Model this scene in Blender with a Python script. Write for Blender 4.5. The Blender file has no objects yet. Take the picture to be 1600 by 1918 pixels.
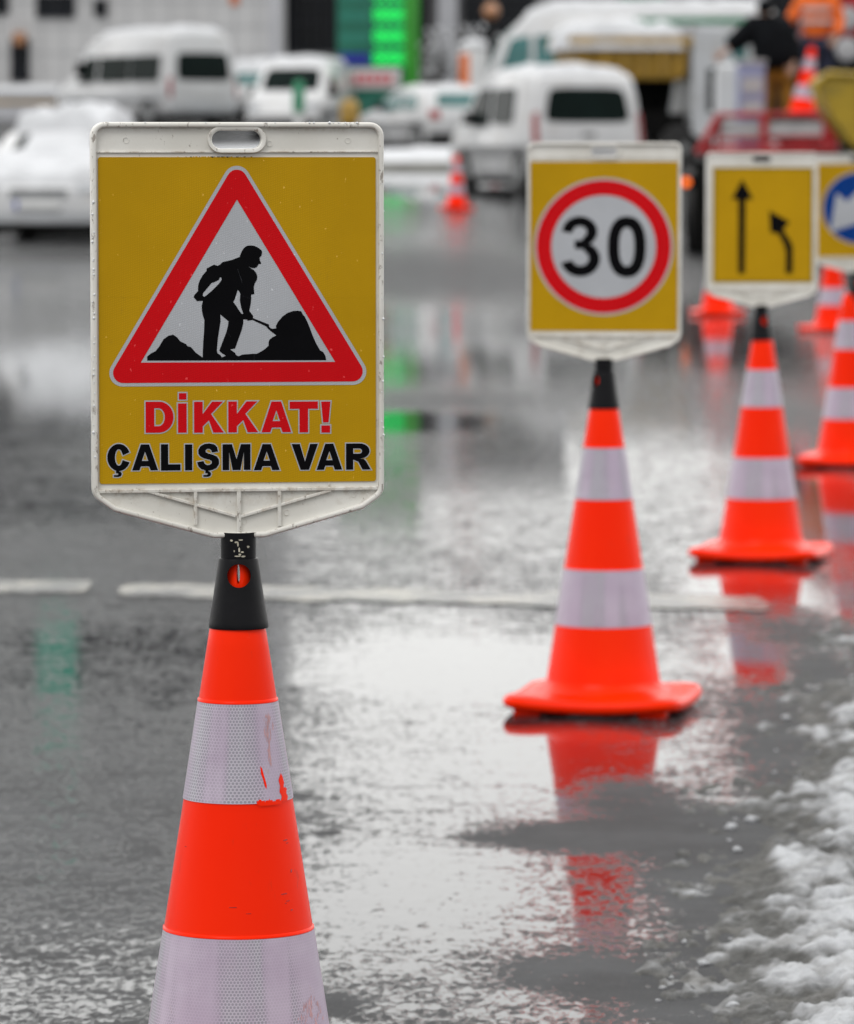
import bpy, bmesh, math, random
import numpy as np
from mathutils import Vector, Matrix
from mathutils.geometry import tessellate_polygon
random.seed(7)
scn = bpy.context.scene
COL = scn.collection
R = math.radians

# ------------------------------------------------------------------ camera, sky, sun, exposure
HC, PITCH, FPX = 1.2104, 0.0722, 9000.0
cam_d = bpy.data.cameras.new('camera'); cam = bpy.data.objects.new('camera', cam_d); COL.objects.link(cam)
cam.location = (0, 0, HC); cam.rotation_euler = (math.pi/2 - PITCH, 0, 0)
cam_d.sensor_fit = 'HORIZONTAL'; cam_d.sensor_width = 24.0; cam_d.lens = 135.0
cam_d.clip_start = 0.1; cam_d.clip_end = 3000
cam_d.dof.use_dof = True; cam_d.dof.focus_distance = 5.60; cam_d.dof.aperture_fstop = 7.5; cam_d.dof.aperture_blades = 9
scn.camera = cam
scn.render.resolution_x = 854; scn.render.resolution_y = 1024

SUN_EL, SUN_ROT = 50.0, 20.0
world = bpy.data.worlds.new('World'); scn.world = world; world.use_nodes = True
nt = world.node_tree; nt.nodes.clear()
o_ = nt.nodes.new('ShaderNodeOutputWorld'); bg = nt.nodes.new('ShaderNodeBackground')
sky = nt.nodes.new('ShaderNodeTexSky'); sky.sky_type = 'NISHITA'; sky.sun_disc = False
sky.sun_elevation = R(SUN_EL); sky.sun_rotation = R(SUN_ROT); sky.dust_density = 4; sky.air_density = 1
hs = nt.nodes.new('ShaderNodeHueSaturation'); hs.inputs['Saturation'].default_value = 0.12
mx = nt.nodes.new('ShaderNodeMix'); mx.data_type = 'RGBA'; mx.inputs[0].default_value = 0.82
tc = nt.nodes.new('ShaderNodeTexCoord'); nz = nt.nodes.new('ShaderNodeTexNoise'); nz.inputs['Scale'].default_value = 2.2; nz.inputs['Detail'].default_value = 5
rp = nt.nodes.new('ShaderNodeValToRGB')
rp.color_ramp.elements[0].position = .3; rp.color_ramp.elements[0].color = (9.2, 9.2, 9.1, 1)
rp.color_ramp.elements[1].position = .7; rp.color_ramp.elements[1].color = (13.4, 13.3, 12.9, 1)
L_ = nt.links.new
L_(tc.outputs['Generated'], nz.inputs['Vector']); L_(nz.outputs[0], rp.inputs[0])
L_(sky.outputs[0], hs.inputs['Color']); L_(hs.outputs[0], mx.inputs[6]); L_(rp.outputs[0], mx.inputs[7])
# sky dimmed behind the camera to cut its reflection on facing surfaces
sxyz = nt.nodes.new('ShaderNodeSeparateXYZ'); L_(tc.outputs['Generated'], sxyz.inputs[0])
mr = nt.nodes.new('ShaderNodeMapRange'); mr.interpolation_type = 'SMOOTHSTEP'; L_(sxyz.outputs[1], mr.inputs[0])
mr.inputs[1].default_value = -.75; mr.inputs[2].default_value = .55; mr.inputs[3].default_value = .58; mr.inputs[4].default_value = 1.0
vm = nt.nodes.new('ShaderNodeVectorMath'); vm.operation = 'SCALE'; L_(mx.outputs[2], vm.inputs[0]); L_(mr.outputs[0], vm.inputs['Scale'])
L_(vm.outputs[0], bg.inputs[0]); bg.inputs[1].default_value = 0.125; L_(bg.outputs[0], o_.inputs[0])
sd = bpy.data.lights.new('sun', 'SUN'); sd.energy = 0.8; sd.angle = R(25); sd.color = (1, .97, .93)
sun = bpy.data.objects.new('sun', sd); COL.objects.link(sun)
# light arrives from behind-left of the camera, high up (thin overcast)
sun.rotation_euler = (R(42), 0, R(-28))
scn.view_settings.view_transform = 'Standard'; scn.view_settings.look = 'None'
scn.view_settings.exposure = 0.36; scn.view_settings.gamma = 1.0
scn.render.engine = 'CYCLES'

# ------------------------------------------------------------------ terrain profile and photo-survey helpers
_gy = np.array([-50, 20, 35, 60, 78, 105, 122, 150, 200, 900.])
_gz = np.array([0, 0, .0, .25, .78, 1.50, 2.2, 2.9, 3.4, 3.6])
def _pchip():
    h = np.diff(_gy); d = np.diff(_gz)/h; m = np.zeros(len(_gy))
    for i in range(1, len(_gy)-1):
        if d[i-1]*d[i] > 0:
            w1, w2 = 2*h[i]+h[i-1], h[i]+2*h[i-1]; m[i] = (w1+w2)/(w1/d[i-1]+w2/d[i])
    return m
_gm = _pchip()
def gz(y):
    y = np.clip(np.asarray(y, float), _gy[0], _gy[-1]-1e-6); i = np.searchsorted(_gy, y, 'right')-1
    h = _gy[i+1]-_gy[i]; t = (y-_gy[i])/h
    r = (2*t**3-3*t**2+1)*_gz[i]+(t**3-2*t**2+t)*h*_gm[i]+(-2*t**3+3*t**2)*_gz[i+1]+(t**3-t**2)*h*_gm[i+1]
    return r if r.shape else float(r)
cP, sP = math.cos(PITCH), math.sin(PITCH)
def ZZ(py, Y):
    v = (959-py)/FPX; return HC + Y*(-sP+v*cP)/(cP+v*sP)
def XX(px, Y, py=300):
    v = (959-py)/FPX; return Y*(px-800)/FPX/(cP+v*sP)
def GY(py):
    v = (959-py)/FPX; return HC*(cP+v*sP)/(sP-v*cP)

# ------------------------------------------------------------------ numpy value noise
_rs = np.random.RandomState(3); _lat = _rs.rand(256, 256)
def vn(x, y):
    x = np.asarray(x, float); y = np.asarray(y, float)
    xi = np.floor(x).astype(int); yi = np.floor(y).astype(int); fx = x-xi; fy = y-yi
    fx = fx*fx*(3-2*fx); fy = fy*fy*(3-2*fy)
    a = _lat[xi & 255, yi & 255]; b = _lat[(xi+1) & 255, yi & 255]; c = _lat[xi & 255, (yi+1) & 255]; d = _lat[(xi+1) & 255, (yi+1) & 255]
    return (a*(1-fx)+b*fx)*(1-fy)+(c*(1-fx)+d*fx)*fy
def fbm(x, y, o=4):
    s = 0; a = .5
    for k in range(o): s = s + a*vn(x*2**k+17.3*k, y*2**k+5.1*k); a *= .5
    return s

# ------------------------------------------------------------------ materials
def new_mat(name):
    m = bpy.data.materials.new(name); m.use_nodes = True
    return m, m.node_tree, m.node_tree.nodes['Principled BSDF']
def node(t, k, **kw):
    n = t.nodes.new(k)
    for a, v in kw.items(): setattr(n, a, v)
    return n
def mathn(t, op, a, b=None, c=None, clamp=False):
    n = node(t, 'ShaderNodeMath', operation=op); n.use_clamp = clamp
    for i, v in enumerate((a, b, c)):
        if v is None: continue
        if isinstance(v, (int, float)): n.inputs[i].default_value = v
        else: t.links.new(v, n.inputs[i])
    return n.outputs[0]
def noise(t, scale, detail=3, rough=.5, stretch=None, vec=None, dist=0):
    n = node(t, 'ShaderNodeTexNoise'); n.inputs['Scale'].default_value = scale; n.inputs['Detail'].default_value = detail
    n.inputs['Roughness'].default_value = rough; n.inputs['Distortion'].default_value = dist
    if vec is None:
        vec = node(t, 'ShaderNodeTexCoord').outputs['Object']
    if stretch:
        mp = node(t, 'ShaderNodeMapping'); mp.inputs['Scale'].default_value = stretch
        t.links.new(vec, mp.inputs[0]); vec = mp.outputs[0]
    t.links.new(vec, n.inputs['Vector']); return n.outputs[0]
def ramp(t, f, lo, hi):
    n = node(t, 'ShaderNodeMapRange', interpolation_type='SMOOTHSTEP'); n.inputs[1].default_value = lo; n.inputs[2].default_value = hi
    t.links.new(f, n.inputs[0]); return n.outputs[0]
def mixc(t, f, a, b):
    n = node(t, 'ShaderNodeMix', data_type='RGBA')
    if isinstance(f, (int, float)): n.inputs[0].default_value = f
    else: t.links.new(f, n.inputs[0])
    for i, v in ((6, a), (7, b)):
        if isinstance(v, tuple): n.inputs[i].default_value = (*v[:3], 1)
        else: t.links.new(v, n.inputs[i])
    return n.outputs[2]
def bump(t, bs, h, strength, dist=.01):
    n = node(t, 'ShaderNodeBump'); n.inputs['Strength'].default_value = strength; n.inputs['Distance'].default_value = dist
    t.links.new(h, n.inputs['Height']); t.links.new(n.outputs[0], bs.inputs['Normal'])
def simple(name, col, rough=.5, var=.12, nscale=6, dirt=None, dlo=.55, dhi=.75, dscale=9, metal=0, bmp=0, bscale=60, spec=.5, dstretch=None, ior=1.5):
    m, t, b = new_mat(name); b.inputs['IOR'].default_value = ior
    dark = tuple(c*(1-var) for c in col)
    c = mixc(t, ramp(t, noise(t, nscale, 4), .3, .7), dark, tuple(col))
    if dirt:
        c = mixc(t, ramp(t, noise(t, dscale, 6, .65, dstretch), dlo, dhi), c, dirt)
    t.links.new(c, b.inputs['Base Color'])
    r = mathn(t, 'MULTIPLY_ADD', noise(t, nscale*2.3, 3), rough*.5, rough*.75); t.links.new(r, b.inputs['Roughness'])
    b.inputs['Metallic'].default_value = metal; b.inputs['Specular IOR Level'].default_value = spec
    if bmp: bump(t, b, noise(t, bscale, 4), bmp, .004)
    return m
def emis(name, col, s):
    m, t, b = new_mat(name); b.inputs['Base Color'].default_value = (.02, .02, .02, 1)
    b.inputs['Emission Color'].default_value = (*col, 1); b.inputs['Emission Strength'].default_value = s; return m

def sheet(name, col, spec=.12, hue=None):
    """retroreflective sheeting: fine embossed weave, scratches, faint stains"""
    m, t, b = new_mat(name)
    tcn = node(t, 'ShaderNodeTexCoord').outputs['Object']
    w1 = node(t, 'ShaderNodeTexWave', wave_type='BANDS', bands_direction='DIAGONAL'); w1.inputs['Scale'].default_value = 170
    mp = node(t, 'ShaderNodeMapping'); mp.inputs['Rotation'].default_value = (0, R(62), 0); t.links.new(tcn, mp.inputs[0])
    t.links.new(mp.outputs[0], w1.inputs['Vector'])
    w2 = node(t, 'ShaderNodeTexWave', wave_type='BANDS', bands_direction='X'); w2.inputs['Scale'].default_value = 150; t.links.new(tcn, w2.inputs['Vector'])
    w = mathn(t, 'MULTIPLY', w1.outputs['Fac'], w2.outputs['Fac'])
    weave = mathn(t, 'MULTIPLY_ADD', w, .55, mathn(t, 'MULTIPLY', noise(t, 900, 2), .35))
    big = ramp(t, noise(t, 5, 4, .6), .3, .75)
    c = mixc(t, weave, tuple(x*.80 for x in col), tuple(min(1, x*1.12) for x in col))
    c = mixc(t, mathn(t, 'MULTIPLY', big, .40), c, tuple(x*.62 for x in col))
    st = ramp(t, noise(t, 26, 8, .75, (1, 1, .35)), .62, .76)
    c = mixc(t, mathn(t, 'MULTIPLY', st, .45), c, tuple(x*.40+.02 for x in col))
    sp = ramp(t, noise(t, 210, 2, .5, (1, 1, .6)), .70, .76)
    c = mixc(t, mathn(t, 'MULTIPLY', sp, .55), c, tuple(min(1, x*1.5+.12) for x in col))
    t.links.new(c, b.inputs['Base Color'])
    b.inputs['Roughness'].default_value = .38; b.inputs['Specular IOR Level'].default_value = spec
    bump(t, b, weave, .25, .0006)
    return m
M = {}
M['yellow'] = sheet('yellow reflective sheeting', (.56, .32, .003))
M['red'] = sheet('red reflective sheeting', (.70, .002, .007))
M['white'] = sheet('white reflective sheeting', (.50, .52, .56))
M['black'] = simple('black print', (.004, .004, .005), .45, .2, 30, bmp=.05, spec=.3, ior=1.15)
M['olive'] = sheet('darker yellow border', (.26, .19, .004))
M['blue'] = sheet('blue reflective sheeting', (.0, .045, .26))
def frame_mat(name='weathered cream plastic', d=1.0):
    m, t, b = new_mat(name)
    c = mixc(t, ramp(t, noise(t, 9, 4), .3, .7), (.66, .645, .60), (.76, .75, .715))
    # grime in fine speckles and streaks
    g = ramp(t, noise(t, 34, 9, .78), .60, .80); c = mixc(t, mathn(t, 'MULTIPLY', g, min(.6, .24*d)), c, (.27, .21, .14))
    g2 = ramp(t, noise(t, 150, 5, .7, (1, 1, .5)), .70-.06*d, .79-.06*d); c = mixc(t, mathn(t, 'MULTIPLY', g2, .65), c, (.13, .09, .06))
    g3 = ramp(t, noise(t, 18, 6, .7, (1, 1, .25)), .60, .76); c = mixc(t, mathn(t, 'MULTIPLY', g3, .10*d), c, (.42, .37, .30))
    # grime gathers along edges and ridges
    ge = node(t, 'ShaderNodeNewGeometry').outputs['Pointiness']
    e = mathn(t, 'MULTIPLY', ramp(t, ge, .57, .66), ramp(t, noise(t, 60, 7, .7), .45, .62)); c = mixc(t, mathn(t, 'MULTIPLY', e, .5), c, (.30, .22, .14))
    t.links.new(c, b.inputs['Base Color']); b.inputs['Roughness'].default_value = .42
    bump(t, b, noise(t, 240, 5), .12, .001); return m
M['frame'] = frame_mat(); M['rim_plastic'] = frame_mat('grimy rim plastic', 2.3)
def cone_mat():
    m, t, b = new_mat('fluorescent orange pvc')
    c = mixc(t, ramp(t, noise(t, 7, 4, .5, (1, 1, .4)), .3, .7), (.97, .020, .0), (1.0, .028, .001))
    s = ramp(t, noise(t, 60, 8, .72, (1, 1, .25)), .60, .74); c = mixc(t, mathn(t, 'MULTIPLY', s, .45), c, (.52, .05, .03))
    s2 = ramp(t, noise(t, 22, 9, .8, (.6, .6, 2.0), dist=1.5), .63, .74); c = mixc(t, mathn(t, 'MULTIPLY', s2, .34), c, (.95, .22, .14))
    t.links.new(c, b.inputs['Base Color']); b.inputs['Roughness'].default_value = .26; b.inputs['Specular IOR Level'].default_value = .08
    bump(t, b, noise(t, 24, 3, .5, (1, 1, .3)), .12, .004); return m
M['orange'] = cone_mat()
def band_mat():
    """honeycomb retroreflective sleeve (UV in metres along the sleeve)"""
    m, t, b = new_mat('honeycomb reflective sleeve')
    uv = node(t, 'ShaderNodeUVMap').outputs[0]; sp = node(t, 'ShaderNodeSeparateXYZ'); t.links.new(uv, sp.inputs[0])
    S = .0041; u = mathn(t, 'DIVIDE', sp.outputs[0], S); v = mathn(t, 'DIVIDE', sp.outputs[1], S*1.732)
    def cell(du, dv):
        a = mathn(t, 'SUBTRACT', mathn(t, 'FRACT', mathn(t, 'ADD', u, du)), .5)
        c = mathn(t, 'MULTIPLY', mathn(t, 'SUBTRACT', mathn(t, 'FRACT', mathn(t, 'ADD', v, dv)), .5), 1.732)
        return mathn(t, 'SQRT', mathn(t, 'ADD', mathn(t, 'MULTIPLY', a, a), mathn(t, 'MULTIPLY', c, c)))
    d = mathn(t, 'MINIMUM', cell(0, 0), cell(.5, .5))
    inside = mathn(t, 'SUBTRACT', 1.0, ramp(t, d, .30, .46))
    # the cells darken only in bands where the film is well stuck down
    stripe = ramp(t, noise(t, 3.2, 3, .5, None, vec=uv), .42, .60)
    amt = mathn(t, 'MULTIPLY', inside, mathn(t, 'MULTIPLY_ADD', stripe, .70, .22))
    c = mixc(t, ramp(t, noise(t, 14, 5, .6), .35, .7), (.46, .375, .49), (.53, .455, .565))
    st = node(t, 'ShaderNodeTexNoise'); mp = node(t, 'ShaderNodeMapping'); mp.inputs['Scale'].default_value = (26, 1.5, 1); t.links.new(uv, mp.inputs[0]); t.links.new(mp.outputs[0], st.inputs[0]); st.inputs['Scale'].default_value = 1.0
    c = mixc(t, mathn(t, 'MULTIPLY', ramp(t, st.outputs[0], .5, .68), .6), c, (.54, .56, .60))
    amt = mathn(t, 'MULTIPLY', inside, mathn(t, 'MULTIPLY_ADD', ramp(t, st.outputs[0], .40, .60), .50, .16))
    c = mixc(t, amt, c, (.17, .17, .20))
    dr = ramp(t, noise(t, 45, 8, .75, (1, 1, .5)), .63, .72); c = mixc(t, mathn(t, 'MULTIPLY', dr, .4), c, (.40, .27, .20))
    t.links.new(c, b.inputs['Base Color']); b.inputs['Roughness'].default_value = .32; b.inputs['Specular IOR Level'].default_value = .4
    return m
M['band'] = band_mat()
M['smear'] = simple('pink paint rub', (.66, .38, .40), .5, .3, 60)
M['cap'] = simple('black rubber', (.006, .006, .008), .36, .3, 20, (.04, .036, .03), .66, .76, 60, bmp=.1, bscale=90, spec=.45, ior=1.25)
M['paintchip'] = simple('dried pale paint', (.55, .52, .42), .6, .3, 80)
M['drop'] = simple('ice drop', (.8, .82, .85), .1, .05)
M['carwhite'] = simple('white car paint', (.58, .59, .61), .25, .08, 2, (.42, .40, .38), .5, .8, 3)
M['cargrey'] = simple('pale grey car paint', (.52, .54, .57), .3, .08, 2, (.38, .37, .36), .5, .8, 3)
M['glass'] = simple('dark car glass', (.004, .011, .010), .1, .3, 2, spec=.3, ior=1.2)
M['tealglass'] = simple('teal tinted glass', (.06, .20, .20), .1, .5, 1.2)
M['taillight'] = simple('red lamp lens', (.30, .006, .012), .2, .3, 8)
M['headlight'] = simple('clear lamp lens', (.45, .47, .50), .12, .3, 8)
M['tyre'] = simple('tyre rubber', (.018, .018, .019), .7, .3, 8)
M['rim'] = simple('wheel trim', (.28, .29, .30), .4, .3, 9, metal=.4)
M['trim'] = simple('dark plastic trim', (.014, .014, .015), .6, .3, 8, spec=.2)
M['plate'] = simple('number plate', (.62, .63, .64), .4, .1, 12)
M['blueflat'] = simple('blue strip', (.01, .04, .35), .4)
M['snow'] = simple('settled snow', (.62, .635, .665), .8, .12, 4, bmp=.6, bscale=14, spec=.2)
M['ochre'] = simple('ochre steel', (.42, .25, .03), .5, .35, 3, (.16, .09, .03), .55, .75, 5)
M['yelsteel'] = simple('yellow steel', (.42, .28, .01), .4, .3, 3, (.22, .16, .02), .5, .75, 4)
M['redsteel'] = simple('red steel', (.42, .008, .015), .45, .4, 4, (.20, .03, .03), .55, .75, 6)
M['steelgrey'] = simple('grey steel', (.16, .17, .18), .5, .3, 5)
M['chassis'] = simple('black chassis', (.004, .004, .004), .8, .3, 5, spec=.1)
M['board'] = simple('grey white board', (.42, .42, .44), .5, .2, 6)
M['bluebox'] = simple('blue grey box', (.24, .26, .42), .5, .3, 5)
M['black_cloth'] = simple('black jacket cloth', (.006, .007, .009), .95, .4, 8, bmp=.4, bscale=30, spec=.1)
M['ochre_cloth'] = simple('ochre trouser cloth', (.30, .14, .01), .9, .3, 9, bmp=.4, bscale=30)
M['navy_cloth'] = simple('navy trouser cloth', (.015, .02, .05), .9, .4, 9)
M['hivis'] = simple('orange high visibility cloth', (.85, .15, .01), .8, .25, 8, bmp=.3, bscale=30)
M['stripe'] = simple('grey reflective stripe', (.5, .5, .5), .4)
M['skin'] = simple('skin', (.42, .24, .17), .5, .1)
M['hair'] = simple('dark hair', (.015, .011, .009), .7)
M['facade'] = simple('pale facade panel', (.58, .585, .60), .6, .08, .3, (.46, .46, .47), .45, .75, .5)
M['facade2'] = simple('light grey facade', (.36, .37, .39), .6, .12, .3)
M['concrete'] = simple('grey concrete', (.20, .20, .21), .7, .25, .4)
M['darkglass'] = simple('dark shop glass', (.008, .010, .014), .12, .5, .6, spec=.5, ior=1.25)
M['mullion'] = simple('dark mullion', (.03, .032, .04), .5, spec=.2)
M['column'] = simple('white column', (.52, .53, .57), .5, .1, 1)
M['pylon'] = simple('deep green panel', (.0, .12, .075), .4, .2, 1)
M['pylonedge'] = simple('bright green panel', (.03, .30, .02), .4, .3, .6)
M['pylonteal'] = simple('teal text bar', (.01, .17, .12), .4)
M['navy'] = simple('blue panel', (.004, .01, .28), .4)
M['led'] = emis('green led', (.0, 1.0, .12), 1.1)
M['teallamp'] = emis('teal tube', (.0, .50, .32), .42)
M['orangelamp'] = emis('orange marker lamp', (1.0, .16, .01), 1.6)
M['logo_red'] = simple('soft red print', (.62, .10, .13), .5)
M['orangepaint'] = simple('orange paint', (.70, .17, .04), .5, .2, 4)
M['lampglobe'] = simple('amber globe', (.50, .24, .12), .3, .3, 4)
M['twig'] = simple('bare twig', (.035, .028, .022), .8)
M['kerb'] = simple('kerb stone', (.30, .30, .28), .7, .3, 1, bmp=.3)
M['magenta'] = simple('magenta poster', (.35, .10, .32), .5)
M['greenpaint'] = simple('green paint', (.0, .20, .09), .5)

# ------------------------------------------------------------------ mesh builder
class MB:
    def __init__(s): s.v = []; s.f = []; s.mi = []; s.uv = None
    def add(s, vs, fs, mi=0):
        n = len(s.v); s.v += [tuple(p) for p in vs]; s.f += [tuple(i+n for i in f) for f in fs]; s.mi += [mi]*len(fs); return s
    def box(s, x0, x1, y0, y1, z0, z1, mi=0, bev=0):
        if bev:
            b = bev; v = []; 
            pts = []
            bm = bmesh.new(); bmesh.ops.create_cube(bm, size=1)
            bmesh.ops.scale(bm, vec=(x1-x0, y1-y0, z1-z0), verts=bm.verts)
            bmesh.ops.bevel(bm, geom=list(bm.edges), offset=b, segments=2, affect='EDGES', profile=.6)
            bmesh.ops.translate(bm, vec=((x0+x1)/2, (y0+y1)/2, (z0+z1)/2), verts=bm.verts)
            bm.verts.index_update()
            s.add([w.co[:] for w in bm.verts], [[w.index for w in f.verts] for f in bm.faces], mi); bm.free(); return s
        v = [(x0, y0, z0), (x1, y0, z0), (x1, y1, z0), (x0, y1, z0), (x0, y0, z1), (x1, y0, z1), (x1, y1, z1), (x0, y1, z1)]
        return s.add(v, [(0, 3, 2, 1), (4, 5, 6, 7), (0, 1, 5, 4), (1, 2, 6, 5), (2, 3, 7, 6), (3, 0, 4, 7)], mi)
    def tube(s, pts, r, n=10, mi=0, closed=False):
        pts = [Vector(p) for p in pts]; k = len(pts); rr = r if isinstance(r, (list, tuple)) else [r]*k
        vs = []; up0 = None
        for i, p in enumerate(pts):
            a = pts[(i-1) % k] if (closed or i > 0) else p; b = pts[(i+1) % k] if (closed or i < k-1) else p
            d = (b-a).normalized(); up = Vector((0, 0, 1)) if abs(d.z) < .9 else Vector((0, 1, 0))
            if up0 is not None: up = up0
            sx = d.cross(up).normalized(); u2 = sx.cross(d).normalized(); up0 = u2
            for j in range(n):
                t = 2*math.pi*j/n; vs.append(p+rr[i]*(math.cos(t)*sx+math.sin(t)*u2))
        fs = []
        m = k if closed else k-1
        for i in range(m):
            for j in range(n): a = i*n+j; b = i*n+(j+1) % n; c = ((i+1) % k)*n+(j+1) % n; d = ((i+1) % k)*n+j; fs.append((a, b, c, d))
        if not closed: fs += [tuple(range(n))[::-1], tuple((k-1)*n+j for j in range(n))]
        return s.add(vs, fs, mi)
    def lathe(s, prof, n=48, c=(0, 0, 0), mi=0, axis='z', caps=True):
        vs = []; 
        for r, z in prof:
            for j in range(n):
                t = 2*math.pi*j/n; a, b = r*math.cos(t), r*math.sin(t)
                p = (a, b, z) if axis == 'z' else ((a, z, b) if axis == 'y' else (z, a, b))
                vs.append((p[0]+c[0], p[1]+c[1], p[2]+c[2]))
        fs = []
        for i in range(len(prof)-1):
            for j in range(n): fs.append((i*n+j, i*n+(j+1) % n, (i+1)*n+(j+1) % n, (i+1)*n+j))
        if caps: fs += [tuple(range(n))[::-1], tuple((len(prof)-1)*n+j for j in range(n))]
        return s.add(vs, fs, mi)
    def poly(s, loops, y0, y1, mi=0):
        """2-D loops (x,z): first is the outline, others holes; extruded from y0 (front) to y1 (back)"""
        tris = tessellate_polygon([[Vector((p[0], p[1], 0)) for p in l] for l in loops]); flat = [p for l in loops for p in l]; n = len(flat)
        s.add([(p[0], y0, p[1]) for p in flat], [t for t in tris], mi)
        if y1 is None or y1 == y0: return s
        s.add([(p[0], y1, p[1]) for p in flat], [t[::-1] for t in tris], mi)
        for l in loops:
            k = len(l); vs = [(p[0], y0, p[1]) for p in l]+[(p[0], y1, p[1]) for p in l]
            s.add(vs, [(i, (i+1) % k, (i+1) % k+k, i+k) for i in range(k)], mi)
        return s
    def loft(s, poly, sect, mi=0):
        """offset copies of a closed outline (positive = inward), lofted"""
        k = len(poly); vs = []
        for off, y in sect: vs += [(p[0], y, p[1]) for p in offset(poly, -off)]
        m = len(sect)
        return s.add(vs, [(i*k+j, i*k+(j+1) % k, ((i+1) % m)*k+(j+1) % k, ((i+1) % m)*k+j) for i in range(m) for j in range(k)], mi)
    def grid(s, P, mi=0, flip=False):
        a, b = P.shape[:2]; n = len(s.v); s.v += [tuple(p) for p in P.reshape(-1, 3).tolist()]
        I = np.arange(a*b).reshape(a, b)+n
        q = np.stack([I[:-1, :-1], I[1:, :-1], I[1:, 1:], I[:-1, 1:]], -1).reshape(-1, 4)
        if flip: q = q[:, ::-1]
        s.f += [tuple(x) for x in q.tolist()]; s.mi += [mi]*len(q); return s
    def blob(s, c, r, mi=0, sub=2, rough=.15, seed=0):
        bm = bmesh.new(); bmesh.ops.create_icosphere(bm, subdivisions=sub, radius=1)
        rx, ry, rz = r if isinstance(r, tuple) else (r, r, r); g = random.Random(seed)
        ph = [g.uniform(0, 6) for _ in range(6)]; bm.verts.index_update()
        vs = []
        for w in bm.verts:
            x, y, z = w.co; k = 1+rough*(math.sin(3.1*x+ph[0])*math.sin(2.7*y+ph[1])+.6*math.sin(5.3*z+ph[2]+2*x)+.4*math.sin(7*y+ph[3]-4*x))
            vs.append((c[0]+rx*x*k, c[1]+ry*y*k, c[2]+rz*z*k))
        s.add(vs, [[w.index for w in f.verts] for f in bm.faces], mi); bm.free(); return s
    def mesh(s, name, smooth=None):
        me = bpy.data.meshes.new(name); me.from_pydata(s.v, [], s.f); me.polygons.foreach_set('material_index', s.mi)
        if smooth is not None:
            bm = bmesh.new(); bm.from_mesh(me); bmesh.ops.recalc_face_normals(bm, faces=bm.faces)
            for f in bm.faces: f.smooth = True
            for e in bm.edges:
                if len(e.link_faces) == 2 and e.calc_face_angle(0) > R(smooth): e.smooth = False
            bm.to_mesh(me); bm.free()
        me.update(); return me
    def build(s, name, mats, parent=None, smooth=None):
        me = s.mesh(name, smooth)
        for m in (mats if isinstance(mats, (list, tuple)) else [mats]): me.materials.append(M[m] if isinstance(m, str) else m)
        o = bpy.data.objects.new(name, me); COL.objects.link(o)
        if parent: o.parent = parent
        return o
def offset(poly, d):
    """offset closed polygon outward by d (metres), mitred; sign fixed by winding"""
    k = len(poly); A = sum(poly[i][0]*poly[(i+1) % k][1]-poly[(i+1) % k][0]*poly[i][1] for i in range(k)); sg = 1 if A > 0 else -1
    out = []
    for i in range(k):
        p0, p, p1 = poly[i-1], poly[i], poly[(i+1) % k]
        a = Vector((p[0]-p0[0], p[1]-p0[1])); b = Vector((p1[0]-p[0], p1[1]-p[1]))
        if a.length < 1e-9 or b.length < 1e-9: out.append(p); continue
        a.normalize(); b.normalize(); n1 = Vector((a.y, -a.x))*sg; n2 = Vector((b.y, -b.x))*sg; n = n1+n2
        if n.length < 1e-6: out.append((p[0]+n1.x*d, p[1]+n1.y*d)); continue
        n.normalize(); k2 = d/max(.45, n.dot(n1)); out.append((p[0]+n.x*k2, p[1]+n.y*k2))
    return out
def roundpoly(pts, r, seg=6):
    """round the corners of a convex/concave polygon; r scalar or list"""
    out = []; k = len(pts)
    for i in range(k):
        rr = r[i] if isinstance(r, (list, tuple)) else r
        p = Vector(pts[i]); a = Vector(pts[i-1]); b = Vector(pts[(i+1) % k])
        if rr <= 0: out.append(tuple(p)); continue
        da = (a-p).normalized(); db = (b-p).normalized(); ang = da.angle(db); tl = min(rr/math.tan(ang/2), (a-p).length*.49, (b-p).length*.49)
        q0 = p+da*tl; q1 = p+db*tl
        rr2 = tl*math.tan(ang/2); c = p+(da+db).normalized()*(rr2/math.sin(ang/2))
        v0 = q0-c; v1 = q1-c; th = v0.angle(v1); s = 1 if v0.x*v1.y-v0.y*v1.x > 0 else -1
        for j in range(seg+1):
            t = s*th*j/seg; out.append((c.x+v0.x*math.cos(t)-v0.y*math.sin(t), c.y+v0.x*math.sin(t)+v0.y*math.cos(t)))
    return out
def circ(cx, cz, r, n=64, rz=None, a0=0, a1=None):
    rz = rz or r
    if a1 is None: return [(cx+r*math.cos(2*math.pi*i/n), cz+rz*math.sin(2*math.pi*i/n)) for i in range(n)]
    return [(cx+r*math.cos(a0+(a1-a0)*i/n), cz+rz*math.sin(a0+(a1-a0)*i/n)) for i in range(n+1)]
def tag(o, label=None, cat=None, group=None, kind=None):
    if label: o['label'] = label
    if cat: o['category'] = cat
    if group: o['group'] = group
    if kind: o['kind'] = kind
    return o
def empty(name, loc=(0, 0, 0), rz=0, label=None, cat=None, group=None, kind=None):
    o = bpy.data.objects.new(name, None); COL.objects.link(o); o.location = loc; o.rotation_euler = (0, 0, rz); o.empty_display_size = .1
    return tag(o, label, cat, group, kind)
def copy_tree(o, parent=None):
    c = o.copy(); COL.objects.link(c); c.parent = parent
    for ch in list(o.children): copy_tree(ch, c)
    return c

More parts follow.
